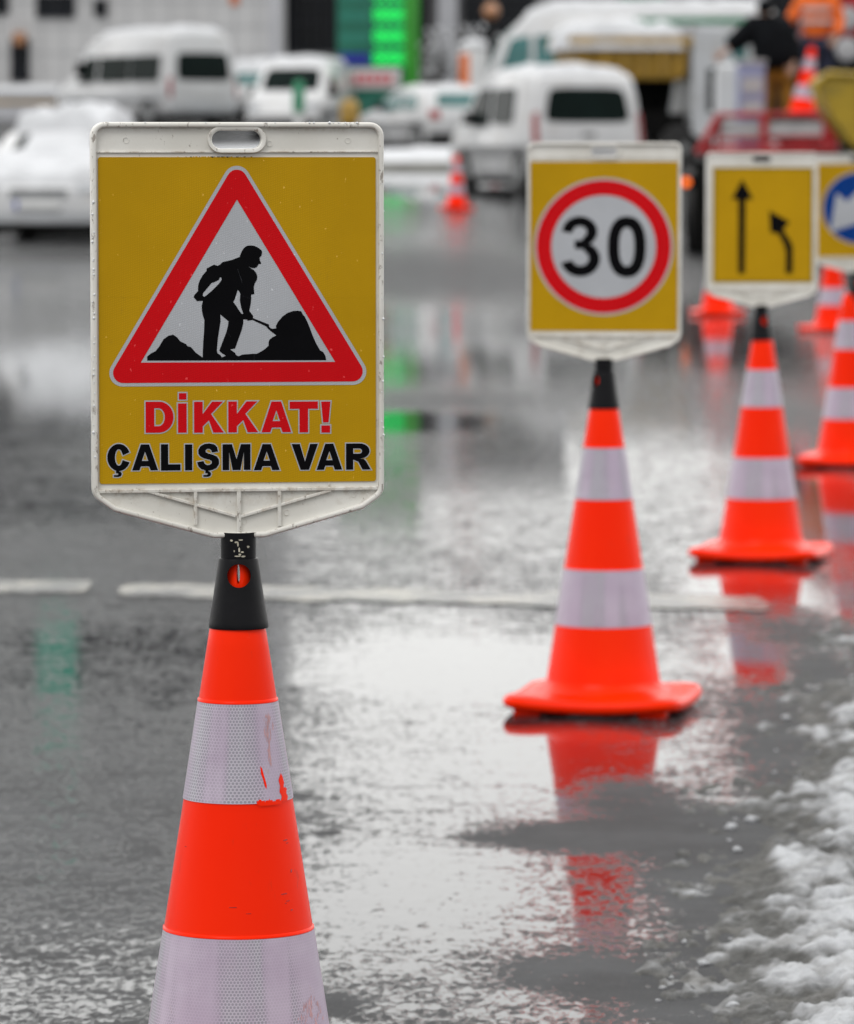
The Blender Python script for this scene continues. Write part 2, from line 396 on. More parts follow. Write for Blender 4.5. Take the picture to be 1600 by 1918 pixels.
# ================================================================== GROUND
def ground_mats():
    m, t, b = new_mat('wet asphalt')
    tcn = node(t, 'ShaderNodeTexCoord').outputs['Object']
    at = node(t, 'ShaderNodeAttribute', attribute_name='wet').outputs['Fac']
    grain = noise(t, 60, 7, .72, (1, .5, 1), vec=tcn, dist=.4); fine = noise(t, 260, 2, .6, vec=tcn); mid = noise(t, 11, 6, .68, vec=tcn); big = noise(t, 2.2, 4, .6, vec=tcn)
    s = mathn(t, 'ADD', at, mathn(t, 'MULTIPLY', mathn(t, 'SUBTRACT', mid, .5), 1.6))
    s = mathn(t, 'ADD', s, mathn(t, 'MULTIPLY', mathn(t, 'SUBTRACT', grain, .5), 3.0))
    s = mathn(t, 'ADD', s, mathn(t, 'MULTIPLY', mathn(t, 'SUBTRACT', big, .5), .35))
    pud = ramp(t, s, .56, .68); dull = ramp(t, s, .52, .40)
    t.links.new(mathn(t, 'MULTIPLY_ADD', dull, -.36, .5), b.inputs['Specular IOR Level'])
    tone = noise(t, 3.5, 5, .6, vec=tcn)
    dry = mixc(t, ramp(t, tone, .35, .65), (.030, .031, .034), (.056, .058, .063))
    dry = mixc(t, mathn(t, 'MULTIPLY', ramp(t, fine, .5, .7), .5), dry, (.10, .10, .10))
    dry = mixc(t, mathn(t, 'MULTIPLY', ramp(t, grain, .52, .36), .5), dry, (.05, .05, .052))
    wetc = mixc(t, ramp(t, grain, .4, .6), (.010, .011, .012), (.022, .023, .026))
    c = mixc(t, dull, wetc, dry)
    t.links.new(c, b.inputs['Base Color'])
    ro = mathn(t, 'ADD', mathn(t, 'MULTIPLY', dull, .5), mathn(t, 'MULTIPLY_ADD', pud, -.07, .11))
    t.links.new(ro, b.inputs['Roughness']); b.inputs['IOR'].default_value = 1.34
    # bump: stones stand out of the thin film; faint ripples where water stands
    rip = mathn(t, 'MULTIPLY', noise(t, 16, 3, .5, (1, .6, 1), vec=tcn), .10)
    k = mathn(t, 'ADD', mathn(t, 'MULTIPLY', mathn(t, 'SUBTRACT', 1.0, pud), .42), mathn(t, 'MULTIPLY', dull, .45))
    hh = mathn(t, 'MULTIPLY', mathn(t, 'ADD', mathn(t, 'MULTIPLY', grain, .9), mathn(t, 'MULTIPLY', fine, .35)), k)
    bump(t, b, mathn(t, 'ADD', hh, rip), .5, .006)
    return m
M['asphalt'] = ground_mats()
def wet_map(X, Y):
    """how much water stands on the road: low spots surveyed from the photo as ellipses on the ground"""
    w = np.full(X.shape, .50)
    def E(px, py, rpx, rpy, amp):
        nonlocal w
        y0 = GY(py); x0 = (px-800)/FPX*y0; rx = rpx/FPX*y0; ya, yb = GY(py+rpy), GY(max(py-rpy, 345)); ry = (yb-ya)/2; yc = (ya+yb)/2
        w = w+amp*np.exp(-(((X-x0)/rx)**2+((Y-yc)/ry)**2)**1.5)
    # standing water
    for a in [(820, 1420, 260, 300, .42), (760, 1700, 250, 120, .42), (1120, 1430, 190, 90, .45), (1000, 1250, 420, 60, .40),
              (1130, 1690, 90, 110, .12), (1180, 950, 560, 190, .25), (1430, 1110, 130, 60, .5), (1420, 1240, 60, 60, .3), (1590, 960, 100, 110, .5),
              (800, 433, 260, 26, .85), (800, 645, 330, 66, .75), (1340, 640, 200, 80, .45), (780, 790, 120, 18, .8), (820, 535, 260, 34, -.35), (820, 750, 200, 20, -.3), (100, 540, 260, 60, .2), (1080, 480, 200, 30, .3), (790, 385, 200, 16, .3), (1230, 1790, 60, 60, .2), (1000, 1880, 140, 40, .25),
              (250, 1230, 340, 110, .26), (60, 950, 330, 60, .2), (60, 760, 360, 150, .42), (90, 1850, 220, 60, .12), (1330, 1370, 70, 35, .25)]: E(*a)
    # raised, drained or slushy patches
    for a in [(1380, 1560, 360, 38, -.95), (1330, 1640, 130, 90, -.42), (1170, 1490, 110, 40, -.75), (1080, 1830, 160, 50, -.55), (1330, 1850, 190, 110, -.42),
              (1480, 1170, 90, 60, -.42), (1480, 1390, 120, 110, -.42), (1550, 1280, 70, 50, -.7), (1040, 1570, 190, 22, -.8), (1400, 1800, 90, 200, -.3),
              (200, 1540, 330, 150, -.14), (60, 1780, 200, 80, -.05), (250, 1130, 300, 60, -.12), (80, 1020, 240, 40, -.10), (610, 1560, 14, 6, -1.2), (560, 1490, 20, 6, -.9), (620, 1880, 60, 16, -.8), (1500, 780, 80, 40, -.2)]: E(*a)
    return np.clip(w+.10*(fbm(X*3.1, Y*1.3, 3)-.47), -.6, 1.25)
def road():
    xs = np.concatenate([-np.geomspace(400, 1.6, 60), np.arange(-1.56, 2.6, .022), np.geomspace(2.65, 400, 60)])
    ys = np.concatenate([np.arange(-20, 4.5, 2.0), np.arange(4.6, 16, .03), 16*np.geomspace(1, 60, 420)])
    X, Y = np.meshgrid(xs, ys, indexing='ij'); Z = gz(Y)
    m = MB(); m.grid(np.stack([X, Y, Z], -1))
    o = m.build('road', 'asphalt'); me = o.data
    at = me.attributes.new('wet', 'FLOAT', 'POINT'); at.data.foreach_set('value', wet_map(X, Y).reshape(-1).astype(np.float32))
    me.polygons.foreach_set('use_smooth', [True]*len(me.polygons))
    tag(o, kind='structure')
road()
def paint_mat():
    m, t, b = new_mat('worn road paint')
    tcn = node(t, 'ShaderNodeTexCoord').outputs['Object']
    k = ramp(t, mathn(t, 'ADD', noise(t, 40, 5, .7, vec=tcn), mathn(t, 'MULTIPLY', mathn(t, 'SUBTRACT', noise(t, 5, 3, vec=tcn), .5), 1.3)), .38, .58)
    c = mixc(t, k, (.27, .255, .215), (.05, .05, .048)); t.links.new(c, b.inputs['Base Color']); b.inputs['Roughness'].default_value = .25
    bump(t, b, noise(t, 90, 4, vec=tcn), .5, .005); return m
M['paint'] = paint_mat()
def marking(px0, py0, px1, py1, wid):
    m = MB(); n = 60; rows = []
    for i in range(n+1):
        t = i/n; px = px0+(px1-px0)*t; py = py0+(py1-py0)*t; y = GY(py); x = (px-800)/FPX*y
        e = .07*(vn(i*.7, px0)-.5); e2 = .07*(vn(i*.9, 9+px0)-.5); w = wid*(min(1, .6+i*.4, .6+(n-i)*.4))
        rows.append([(x, y-w/2+e, .004), (x, y+w/2+e2, .004)])
    m.grid(np.array(rows)); o = m.build('road_marking', 'paint'); tag(o, kind='structure')
marking(-220, 1098, 165, 1101, .40); marking(222, 1106, 1440, 1132, .42)

# ---- slush bank on the right
def slush():
    m, t, b = new_mat('grey slushy snow')
    at = node(t, 'ShaderNodeAttribute', attribute_name='clean').outputs['Fac']
    n1 = noise(t, 30, 6, .7); n2 = noise(t, 140, 4, .6)
    k = mathn(t, 'ADD', at, mathn(t, 'MULTIPLY', mathn(t, 'SUBTRACT', n1, .5), .9))
    c = mixc(t, ramp(t, k, .10, 1.15), (.062, .062, .060), (.47, .485, .51))
    c = mixc(t, mathn(t, 'MULTIPLY', ramp(t, noise(t, 9, 6, .7), .48, .66), .45), c, (.16, .155, .145))
    c = mixc(t, mathn(t, 'MULTIPLY', ramp(t, n2, .62, .72), .3), c, (.14, .12, .09))
    t.links.new(c, b.inputs['Base Color']); b.inputs['Roughness'].default_value = .62; b.inputs['Specular IOR Level'].default_value = .22
    b.inputs['Subsurface Weight'].default_value = .0
    bump(t, b, mathn(t, 'ADD', n2, n1), .7, .006); M['slush'] = m
    ys = 5.9*np.geomspace(1, 2.6, 1150); us = np.linspace(0, 1, 330)**1.15
    U, Y = np.meshgrid(us, ys, indexing='ij')
    ey = [5.5, 6.66, 7.0, 7.4, 7.9, 8.3, 9.39, 10.8, 11.6, 14, 19]; ex = [.26, .37, .415, .46, .53, .565, .71, .90, 1.04, 1.5, 2.5]
    edge = np.interp(Y, ey, ex)+.22*(fbm(Y*2.2, Y*0+3, 4)-.47)-.14
    W = 1.3+.35*(Y-6)
    X = edge+U*W; D = X-edge
    h = .062*(1-np.exp(-(np.clip(D-.10, 0, 9)/.40)**1.3))
    f1 = fbm(X*11, Y*6, 4); f2 = fbm(X*36+3, Y*19, 4); f3 = 1-np.abs(2*fbm(X*26+9, Y*20+4, 3)-.94)*2.2
    thin = np.clip(1-D/.22, 0, 1)
    Z = -.004+h*(.45+1.1*f1)+(.003+.09*h)*(fbm(X*95, Y*60, 3)-.45)*2+(.010+.42*h)*(f2-.40)*2+(.004+.18*h)*f3+.004*np.clip(D/.03, 0, 1)
    Z = Z-thin*.014*np.clip((.56-f1)*6, 0, 1)-thin*.010*np.clip((.5-fbm(X*60+2, Y*26, 3))*6, 0, 1)
    clean = np.clip(-.30+D*2.6+1.9*(f1-.45)+1.3*(f2-.45), -.3, 1)
    m = MB(); m.grid(np.stack([X, Y, Z], -1)); n0 = len(m.v); cl = list(clean.reshape(-1))
    rs = random.Random(4)
    for i in range(90):
        y = 6.3+5.5*rs.random()**1.1; e = float(np.interp(y, ey, ex)); d = rs.expovariate(6)-.05; x = e+d-.03
        r = .003+.006*rs.random()**2; m.blob((x, y, r*.3+max(0, .05*(d-.05))), (r*1.3, r*1.2, r*.8), sub=2, rough=.3, seed=i); cl += [1.0]*(len(m.v)-len(cl))
    o = m.build('slush_bank', 'slush'); a = o.data.attributes.new('clean', 'FLOAT', 'POINT'); a.data.foreach_set('value', np.array(cl, np.float32))
    o.data.polygons.foreach_set('use_smooth', [True]*len(o.data.polygons))
    tag(o, 'heap of grey slushy snow along the right edge of the wet road', 'snow', kind='stuff')
slush()

# ---- far kerb island with ploughed snow
def far_island():
    m = MB(); y0, y1 = 92.0, 99.0
    xs = np.linspace(-30, 14, 120); P = []
    for x in xs:
        z = gz(y0); P.append([(x, y0, z-.05), (x, y0+.03, z+.11), (x, y0+.3, z+.13), (x, y1, gz(y1)+.13), (x, y1+.02, gz(y1)-.05)])
    m.grid(np.array(P)); tag(m.build('kerb', 'kerb'), kind='structure')
    m = MB(); U, V = np.meshgrid(np.linspace(-29, 13, 420), np.linspace(0, 1, 16), indexing='ij')
    Yv = y0+.35+V*4; H = np.sin(np.pi*np.clip(V, 0, 1))**.6*(.16+.16*fbm(U*1.3, V*3, 4))
    m.grid(np.stack([U, Yv, gz(Yv)+.12+H], -1)); o = m.build('snow_ridge', 'snow', smooth=60)
    tag(o, 'long ridge of ploughed snow on the far kerb behind the cars', 'snow', kind='stuff')
far_island()

# ================================================================== CONES
def cr(z): return .032+.155*(.675-z)
ZB = [.675, .584, .470, .315, .190]
def sleeve(m, z0, z1, off=.0011, n=96, rows=12, ragged=None):
    base = len(m.v); UV = []
    Z = np.linspace(z0, z1, rows)
    rm = cr((z0+z1)/2)
    for i, z in enumerate(Z):
        for j in range(n+1):
            t = 2*math.pi*j/n; zz = z; 
            m.v.append(((cr(zz)+off)*math.cos(t), (cr(zz)+off)*math.sin(t), zz)); UV.append((t*rm, zz))
    for i in range(rows-1):
        for j in range(n): a = base+i*(n+1)+j; m.f.append((a, a+1, a+n+2, a+n+1)); m.mi.append(0)
    for z, flip in ((z0, 1), (z1, 0)):   # thin lip back to the cone
        b2 = len(m.v)
        for j in range(n+1):
            t = 2*math.pi*j/n; r = cr(z); m.v.append(((r+off)*math.cos(t), (r+off)*math.sin(t), z)); m.v.append(((r-.001)*math.cos(t), (r-.001)*math.sin(t), z)); UV += [(t*rm, z)]*2
        for j in range(n): a = b2+2*j; m.f.append((a, a+1, a+3, a+2)); m.mi.append(0)
    return UV
def make_cone():
    root = empty('traffic_cone')
    # base: soft square flange with feet
    m = MB(); n = 96; prof = [(.190, .006), (.197, .010), (.201, .018), (.200, .027), (.194, .034), (.180, .037), (.155, .039), (.142, .044), (.131, .055), (.126, .066)]
    vs = []
    for k, (r, z) in enumerate(prof):
        sq = [1, 1, 1, 1, 1, 1, .85, .45, .12, 0][k]
        for j in range(n):
            t = 2*math.pi*j/n; c, s = math.cos(t), math.sin(t)
            p = (abs(c)**7+abs(s)**7)**(-1/7.)            # superellipse
            rr = r*(1+(p-1)*sq) ; lift = .010*sq*(p-1)/.35
            vs.append((rr*c, rr*s, z+lift))
    fs = [(i*n+j, i*n+(j+1) % n, (i+1)*n+(j+1) % n, (i+1)*n+j) for i in range(len(prof)-1) for j in range(n)]
    m.add(vs, fs+[tuple(range(n))[::-1]]); 
    for sx in (-1, 1):
        for sy in (-1, 1): m.box(sx*.14-.03, sx*.14+.03, sy*.14-.03, sy*.14+.03, 0, .012, bev=.003)
    m.build('cone_base', 'orange', root, smooth=50)
    m = MB(); zs = np.concatenate([np.linspace(.055, .675, 24)])
    prof = []
    for z in zs: prof.append((cr(z), z))
    prof += [(.027, .684), (.024, .690), (.021, .692)]
    # small moulded steps just above each sleeve
    m.lathe(prof, 96); m.build('cone_body', 'orange', root, smooth=40)
    for a, b in ((1, 2), (3, 4)):
        m = MB(); UV = sleeve(m, ZB[b], ZB[a]); o = m.build('reflective_band', 'band', root)
        me = o.data; me.polygons.foreach_set('use_smooth', [True]*len(me.polygons)); uvl = me.uv_layers.new(name='UVMap')
        li = np.zeros(len(me.loops), int); me.loops.foreach_get('vertex_index', li); U = np.array(UV); uvl.data.foreach_set('uv', U[li].astype(np.float32).reshape(-1))
        # moulded lip of the body above and below the sleeve
    for z in (ZB[1], ZB[3]):
        m = MB(); m.lathe([(cr(z+.004)-.0006, z+.0045), (cr(z)+.0010, z+.003), (cr(z)+.0013, z+.0004), (cr(z)-.0006, z-.0002)], 96, caps=False); m.build('moulded_ridge', 'orange', root, smooth=50)
    return root
cone0 = make_cone()
LY = {1: 5.6, 2: 10.66, 3: 14.73, 4: 19.36}
def ppx(px, Y, z): # x of a pixel column at ground distance Y, height z
    return (px-800)/FPX*(Y*cP-(z-HC)*sP)
cone0.location = (ppx(446, 5.6, .5), 5.6, 0); cone0.rotation_euler.z = R(8)
tag(cone0, 'nearest traffic cone with torn sleeve, under the digging worker sign', 'traffic cone', 'striped traffic cones')
def put_cone(px, Y, rz, label, z=None, s=1, tilt=0):
    c = copy_tree(cone0); c.location = (ppx(px, Y, .4), Y, gz(Y) if z is None else z); c.rotation_euler = (0, tilt, R(rz)); c.scale = (s,)*3
    tag(c, label); return c
put_cone(1131, LY[2], -13, 'traffic cone carrying the round 30 speed limit sign')
put_cone(1427, LY[3], -15, 'traffic cone carrying the sign with two black arrows')
put_cone(1592, LY[4], -12, 'traffic cone carrying the blue circle arrow sign at the right edge')
put_cone(855, 71, 20, 'small far traffic cone standing alone beside the white van', s=1.15)
put_cone(1345, 38.6, 10, 'far traffic cone mostly hidden behind the two arrows sign')
put_cone(1560, 35.0, 40, 'far traffic cone between the arrows sign and the blue circle sign')
# wear on the nearest cone (torn sleeve, smears, scuffs) – own child parts
def conewrap(m, poly, off, mi=0):
    """poly in (angle-arc px, photo y) mapped to the cone front"""
    pts = []
    for px, py in poly: pts.append((px, py))
    tris = tessellate_polygon([[Vector((p[0], p[1], 0)) for p in pts]]); vs = []
    for px, py in pts:
        z = None; lo, hi = .2, .7
        for _ in range(30):
            z = (lo+hi)/2; r = cr(z); Y = 5.6-r; dz = z-HC; y = 959-FPX*(Y*sP+dz*cP)/(Y*cP-dz*sP)
            if y > py: lo = z
            else: hi = z
        r = cr(z)+off; dx = (px-446)/1605; a = math.asin(max(-1, min(1, dx/r)))
        vs.append((r*math.sin(a), -r*math.cos(a), z))
    m.add(vs, tris, mi)
def scanwrap(m, poly, off):
    ys = np.arange(min(p[1] for p in poly), max(p[1] for p in poly), 2.5); k = len(poly)
    for y0 in ys:
        ym = y0+1.25; X = sorted(poly[i][0]+(ym-poly[i][1])*(poly[(i+1) % k][0]-poly[i][0])/(poly[(i+1) % k][1]-poly[i][1]) for i in range(k) if (poly[i][1]-ym)*(poly[(i+1) % k][1]-ym) < 0)
        for a, b in zip(X[::2], X[1::2]):
            n = max(1, int((b-a)/4))
            for q in range(n): c, d = a+(b-a)*q/n, a+(b-a)*(q+1)/n; conewrap(m, [(c, y0), (d, y0), (d, y0+2.5), (c, y0+2.5)], off)
mt = MB()
scanwrap(mt, [(491, 1437), (494, 1440), (497, 1452), (500, 1462), (503, 1474), (502, 1480), (499, 1474), (496, 1462), (492, 1450)], .0014)
scanwrap(mt, [(528, 1454), (531, 1460), (534, 1472), (533, 1480), (539, 1484), (538, 1492), (541, 1500), (540, 1506), (528, 1507), (530, 1497), (526, 1488), (527, 1478), (524, 1466)], .0014)
scanwrap(mt, [(484, 1503), (490, 1499), (500, 1503), (508, 1500), (516, 1504), (524, 1501), (530, 1505), (530, 1511), (506, 1512), (486, 1510)], .0014)
wr = mt.build('torn_edge', 'orange', cone0); wr.rotation_euler.z = R(-8); wr['label'] = 'orange plastic showing through tears in the upper sleeve'
mt = MB()
g_ = random.Random(12)
def streaks(n, cx, y0, y1, wx):
    for q in range(n):
        y = y0+(y1-y0)*g_.random(); sp_ = wx(y); x = cx(y)+g_.uniform(-sp_, sp_); h = 4+16*g_.random()**2; w = .7+1.6*g_.random()
        scanwrap(mt, [(x-w*.5, y), (x, y-h*.5), (x+w*.5, y), (x+w*.2, y+h*.5), (x-w*.2, y+h*.45)], .0013)
streaks(80, lambda y: 503+(y-1340)*.06, 1342, 1436, lambda y: 8*math.exp(-((y-1362)/16)**2)+3)
w0 = mt.build('paint_rub', 'smear', cone0); w0.rotation_euler.z = R(-8); mt = MB()
streaks(60, lambda y: 586-(y-1890)*.2, 1880, 1935, lambda y: 5+(y-1880)*.5)
wr = mt.build('paint_rub', 'smear', cone0); wr.rotation_euler.z = R(-8)
mt = MB()
for (x, y, w, h) in [(537, 1580, 7, 1.5), (540, 1586, 4, 1), (535, 1680, 10, 1.4), (542, 1694, 6, 1.2), (538, 1698, 3, 1), (549, 1712, 3, 2), (548, 1640, 2, 5), (350, 1593, 3, 1), (441, 1700, 14, 1), (470, 1712, 9, .8)]:
    conewrap(mt, [(x-w/2, y-h/2), (x+w/2, y-h*.9), (x+w/2, y+h/3), (x-w/2, y+h/2)], .0006)
wr = mt.build('scuff_mark', 'taillight', cone0); wr.rotation_euler.z = R(-8)

# ================================================================== SIGN BOARDS
K = 1/1607.0
def SX(px): return (px-445.5)*K*1.015
def SZ(py): return (1005-py)*K
def SP(pts): return [(SX(a), SZ(b)) for a, b in pts]
FR = .011  # half depth of rim
def frame_outline():
    p = [(-270.5, 777), (-270.5, 80), (-232, 52), (-48, 0), (48, 0), (232, 52), (270.5, 80), (270.5, 777)]
    return roundpoly([(x*K*1.015, z*K) for x, z in p], [26*K, 30*K, 26*K, 22*K, 22*K, 26*K, 30*K, 26*K], 6)
def slot(cx, cy, hl, hh, n=10):
    a = circ(cx+hl-hh, cy, hh, n, a0=-math.pi/2, a1=math.pi/2)+circ(cx-hl+hh, cy, hh, n, a0=math.pi/2, a1=3*math.pi/2); return a
def bool_diff(o, cutters):
    for c in cutters:
        md = o.modifiers.new('cut', 'BOOLEAN'); md.operation = 'DIFFERENCE'; md.object = c; md.solver = 'EXACT'
    dg = bpy.context.evaluated_depsgraph_get(); dg.update(); me = bpy.data.meshes.new_from_object(o.evaluated_get(dg)); o.modifiers.clear(); old = o.data; o.data = me
    for c in cutters: bpy.data.objects.remove(c)
def make_board():
    root = empty('sign_board')
    out = frame_outline(); m = MB()
    hs_ = slot(-2*K, (1005-260.5)*K, 46.5*K, 16.5*K)
    m.poly([offset(out, -7*K), hs_], -.0035, .0035)
    o = m.build('frame', 'frame', root, smooth=38); m = MB()
    m.loft(out, [(0, FR), (0, -FR+.0022), (1.2*K, -FR+.0008), (3*K, -FR), (7*K, -FR), (9*K, -FR+.0008), (10*K, -FR+.0025), (10*K, FR)])
    o = m.build('frame_rim', 'rim_plastic', root, smooth=38); m = MB()
    m.loft(offset(hs_, 9*K), [(0, .006), (0, -.0085), (1.5*K, -.0098), (5*K, -.0098), (8*K, -.0085), (9*K, -.004), (9*K, .006)])
    o = m.build('handle_rim', 'rim_plastic', root, smooth=38)
    # ribs
    m = MB()
    def rib(a, b, w=5, d=-.0082):
        A = Vector(((a[0]-445.5)*K*1.015, SZ(a[1]))); B = Vector(((b[0]-445.5)*K*1.015, SZ(b[1]))); t = (B-A).normalized(); n = Vector((-t.y, t.x))*w*K/2
        q = [A+n, A-n, B-n, B+n]; q2 = [A+n*.6, A-n*.6, B-n*.6, B+n*.6]
        vs = [(p.x, -.003, p.y) for p in q]+[(p.x, d+.0008, p.y) for p in q]+[(p.x, d, p.y) for p in q2]
        fs = [(i, (i+1) % 4, 4+(i+1) % 4, 4+i) for i in range(4)]+[(4+i, 4+(i+1) % 4, 8+(i+1) % 4, 8+i) for i in range(4)]+[(8, 9, 10, 11)]
        m.add(vs, fs)
    rib((183, 284), (708, 283), 3, -.006); rib((183, 916), (708, 915), 7)
    rib((279, 917), (443, 966), 6, -.0079); rib((448, 966), (617, 918), 6, -.0077)
    rib((365, 918), (365, 980), 7, -.0080); rib((445.5, 918), (445.5, 1000), 8, -.0083); rib((521, 918), (521, 984), 7, -.0081)
    rib((614, 904), (614, 914), 3, -.006)
    for (x, y) in ((245, 925), (350, 926), (455, 975), (660, 926), (535, 960), (505, 268), (240, 262), (650, 262)):
        m.loft(circ(SX(x), SZ(y), 6*K, 20), [(0, -.003), (0, -.0040), (1.2*K, -.0041), (1.2*K, -.003)])
    m.build('stiffening_rib', 'rim_plastic', root, smooth=38)
    # socket: black rubber adapter with a through hole
    ZS = .776
    m = MB(); pr = [(.0350, .670), (.0353, .673), (.0347, .677), (.0300, .704), (.0262, .730), (.0238, .749), (.0230, .7515), (.0206, .752), (.0206, .782)]
    inn = [(.0185, .782), (.0185, .752), (.0215, .748), (.0240, .730), (.0278, .704), (.0332, .676), (.0335, .670)]
    m.lathe(pr+inn, 64, (0, 0, -ZS), caps=False)
    k = len(pr+inn); m.f += [((k-1)*64+j, (k-1)*64+(j+1) % 64, (j+1) % 64, j) for j in range(64)]; m.mi += [0]*64
    so = m.build('socket', 'cap', root, smooth=40)
    c = MB().lathe([(.0137, -.06), (.0137, .06)], 32, (.0015, 0, .7325-ZS), axis='y').build('tmp', 'cap', smooth=40)
    bool_diff(so, [c])
    for f in so.data.polygons: f.use_smooth = True
    so.data.set_sharp_from_angle(angle=R(40))
    # plug: orange spigot inside the socket, slit right through
    m = MB(); m.lathe([(.0170, .690), (.0160, .760), (.0150, .762), (.0135, .762), (.0145, .690)], 48, (0, 0, -ZS), caps=False)
    m.f += [(4*48+j, 4*48+(j+1) % 48, (j+1) % 48, j) for j in range(48)]; m.mi += [0]*48
    pl = m.build('inner_tube', 'orange', root, smooth=40)
    lens = circ(-.0005, .734-ZS, .0115, 12, .0115)
    L1 = [( .0025*math.cos(t), .734-ZS+.0115*math.sin(t)) for t in np.linspace(-math.pi/2, math.pi/2, 10)]+[(-.0015*math.cos(t)-.0, .734-ZS+.0115*math.sin(t)) for t in np.linspace(math.pi/2, -math.pi/2, 10)[1:-1]]
    c = MB().poly([L1], -.05, .05).build('tmp', 'cap'); bm = bmesh.new(); bm.from_mesh(c.data); bmesh.ops.recalc_face_normals(bm, faces=bm.faces); bmesh.ops.remove_doubles(bm, verts=bm.verts, dist=1e-6); bm.to_mesh(c.data); bm.free()
    bool_diff(pl, [c])
    return root
board0 = make_board()
def face_sheet(root, px0, px1, py0, py1, r=4, border=None):
    m = MB(); o = roundpoly(SP([(px0, py0), (px0, py1), (px1, py1), (px1, py0)]), r*K, 4)
    m.poly([o], -.0050, -.0030)
    mats = ['yellow']
    if border:
        a, w = border; q = SP([(px0+a, py0+a), (px0+a, py1-a), (px1-a, py1-a), (px1-a, py0+a)]); m.poly([q, offset(q, -w*K)], -.0053, None, 1); mats.append('olive')
    return m.build('sign_face', mats, root)
def L3(m, loops, layer, mi):  # graphics lie in thin layers on the face
    m.poly(loops, -.0050-.0003*layer, None, mi)

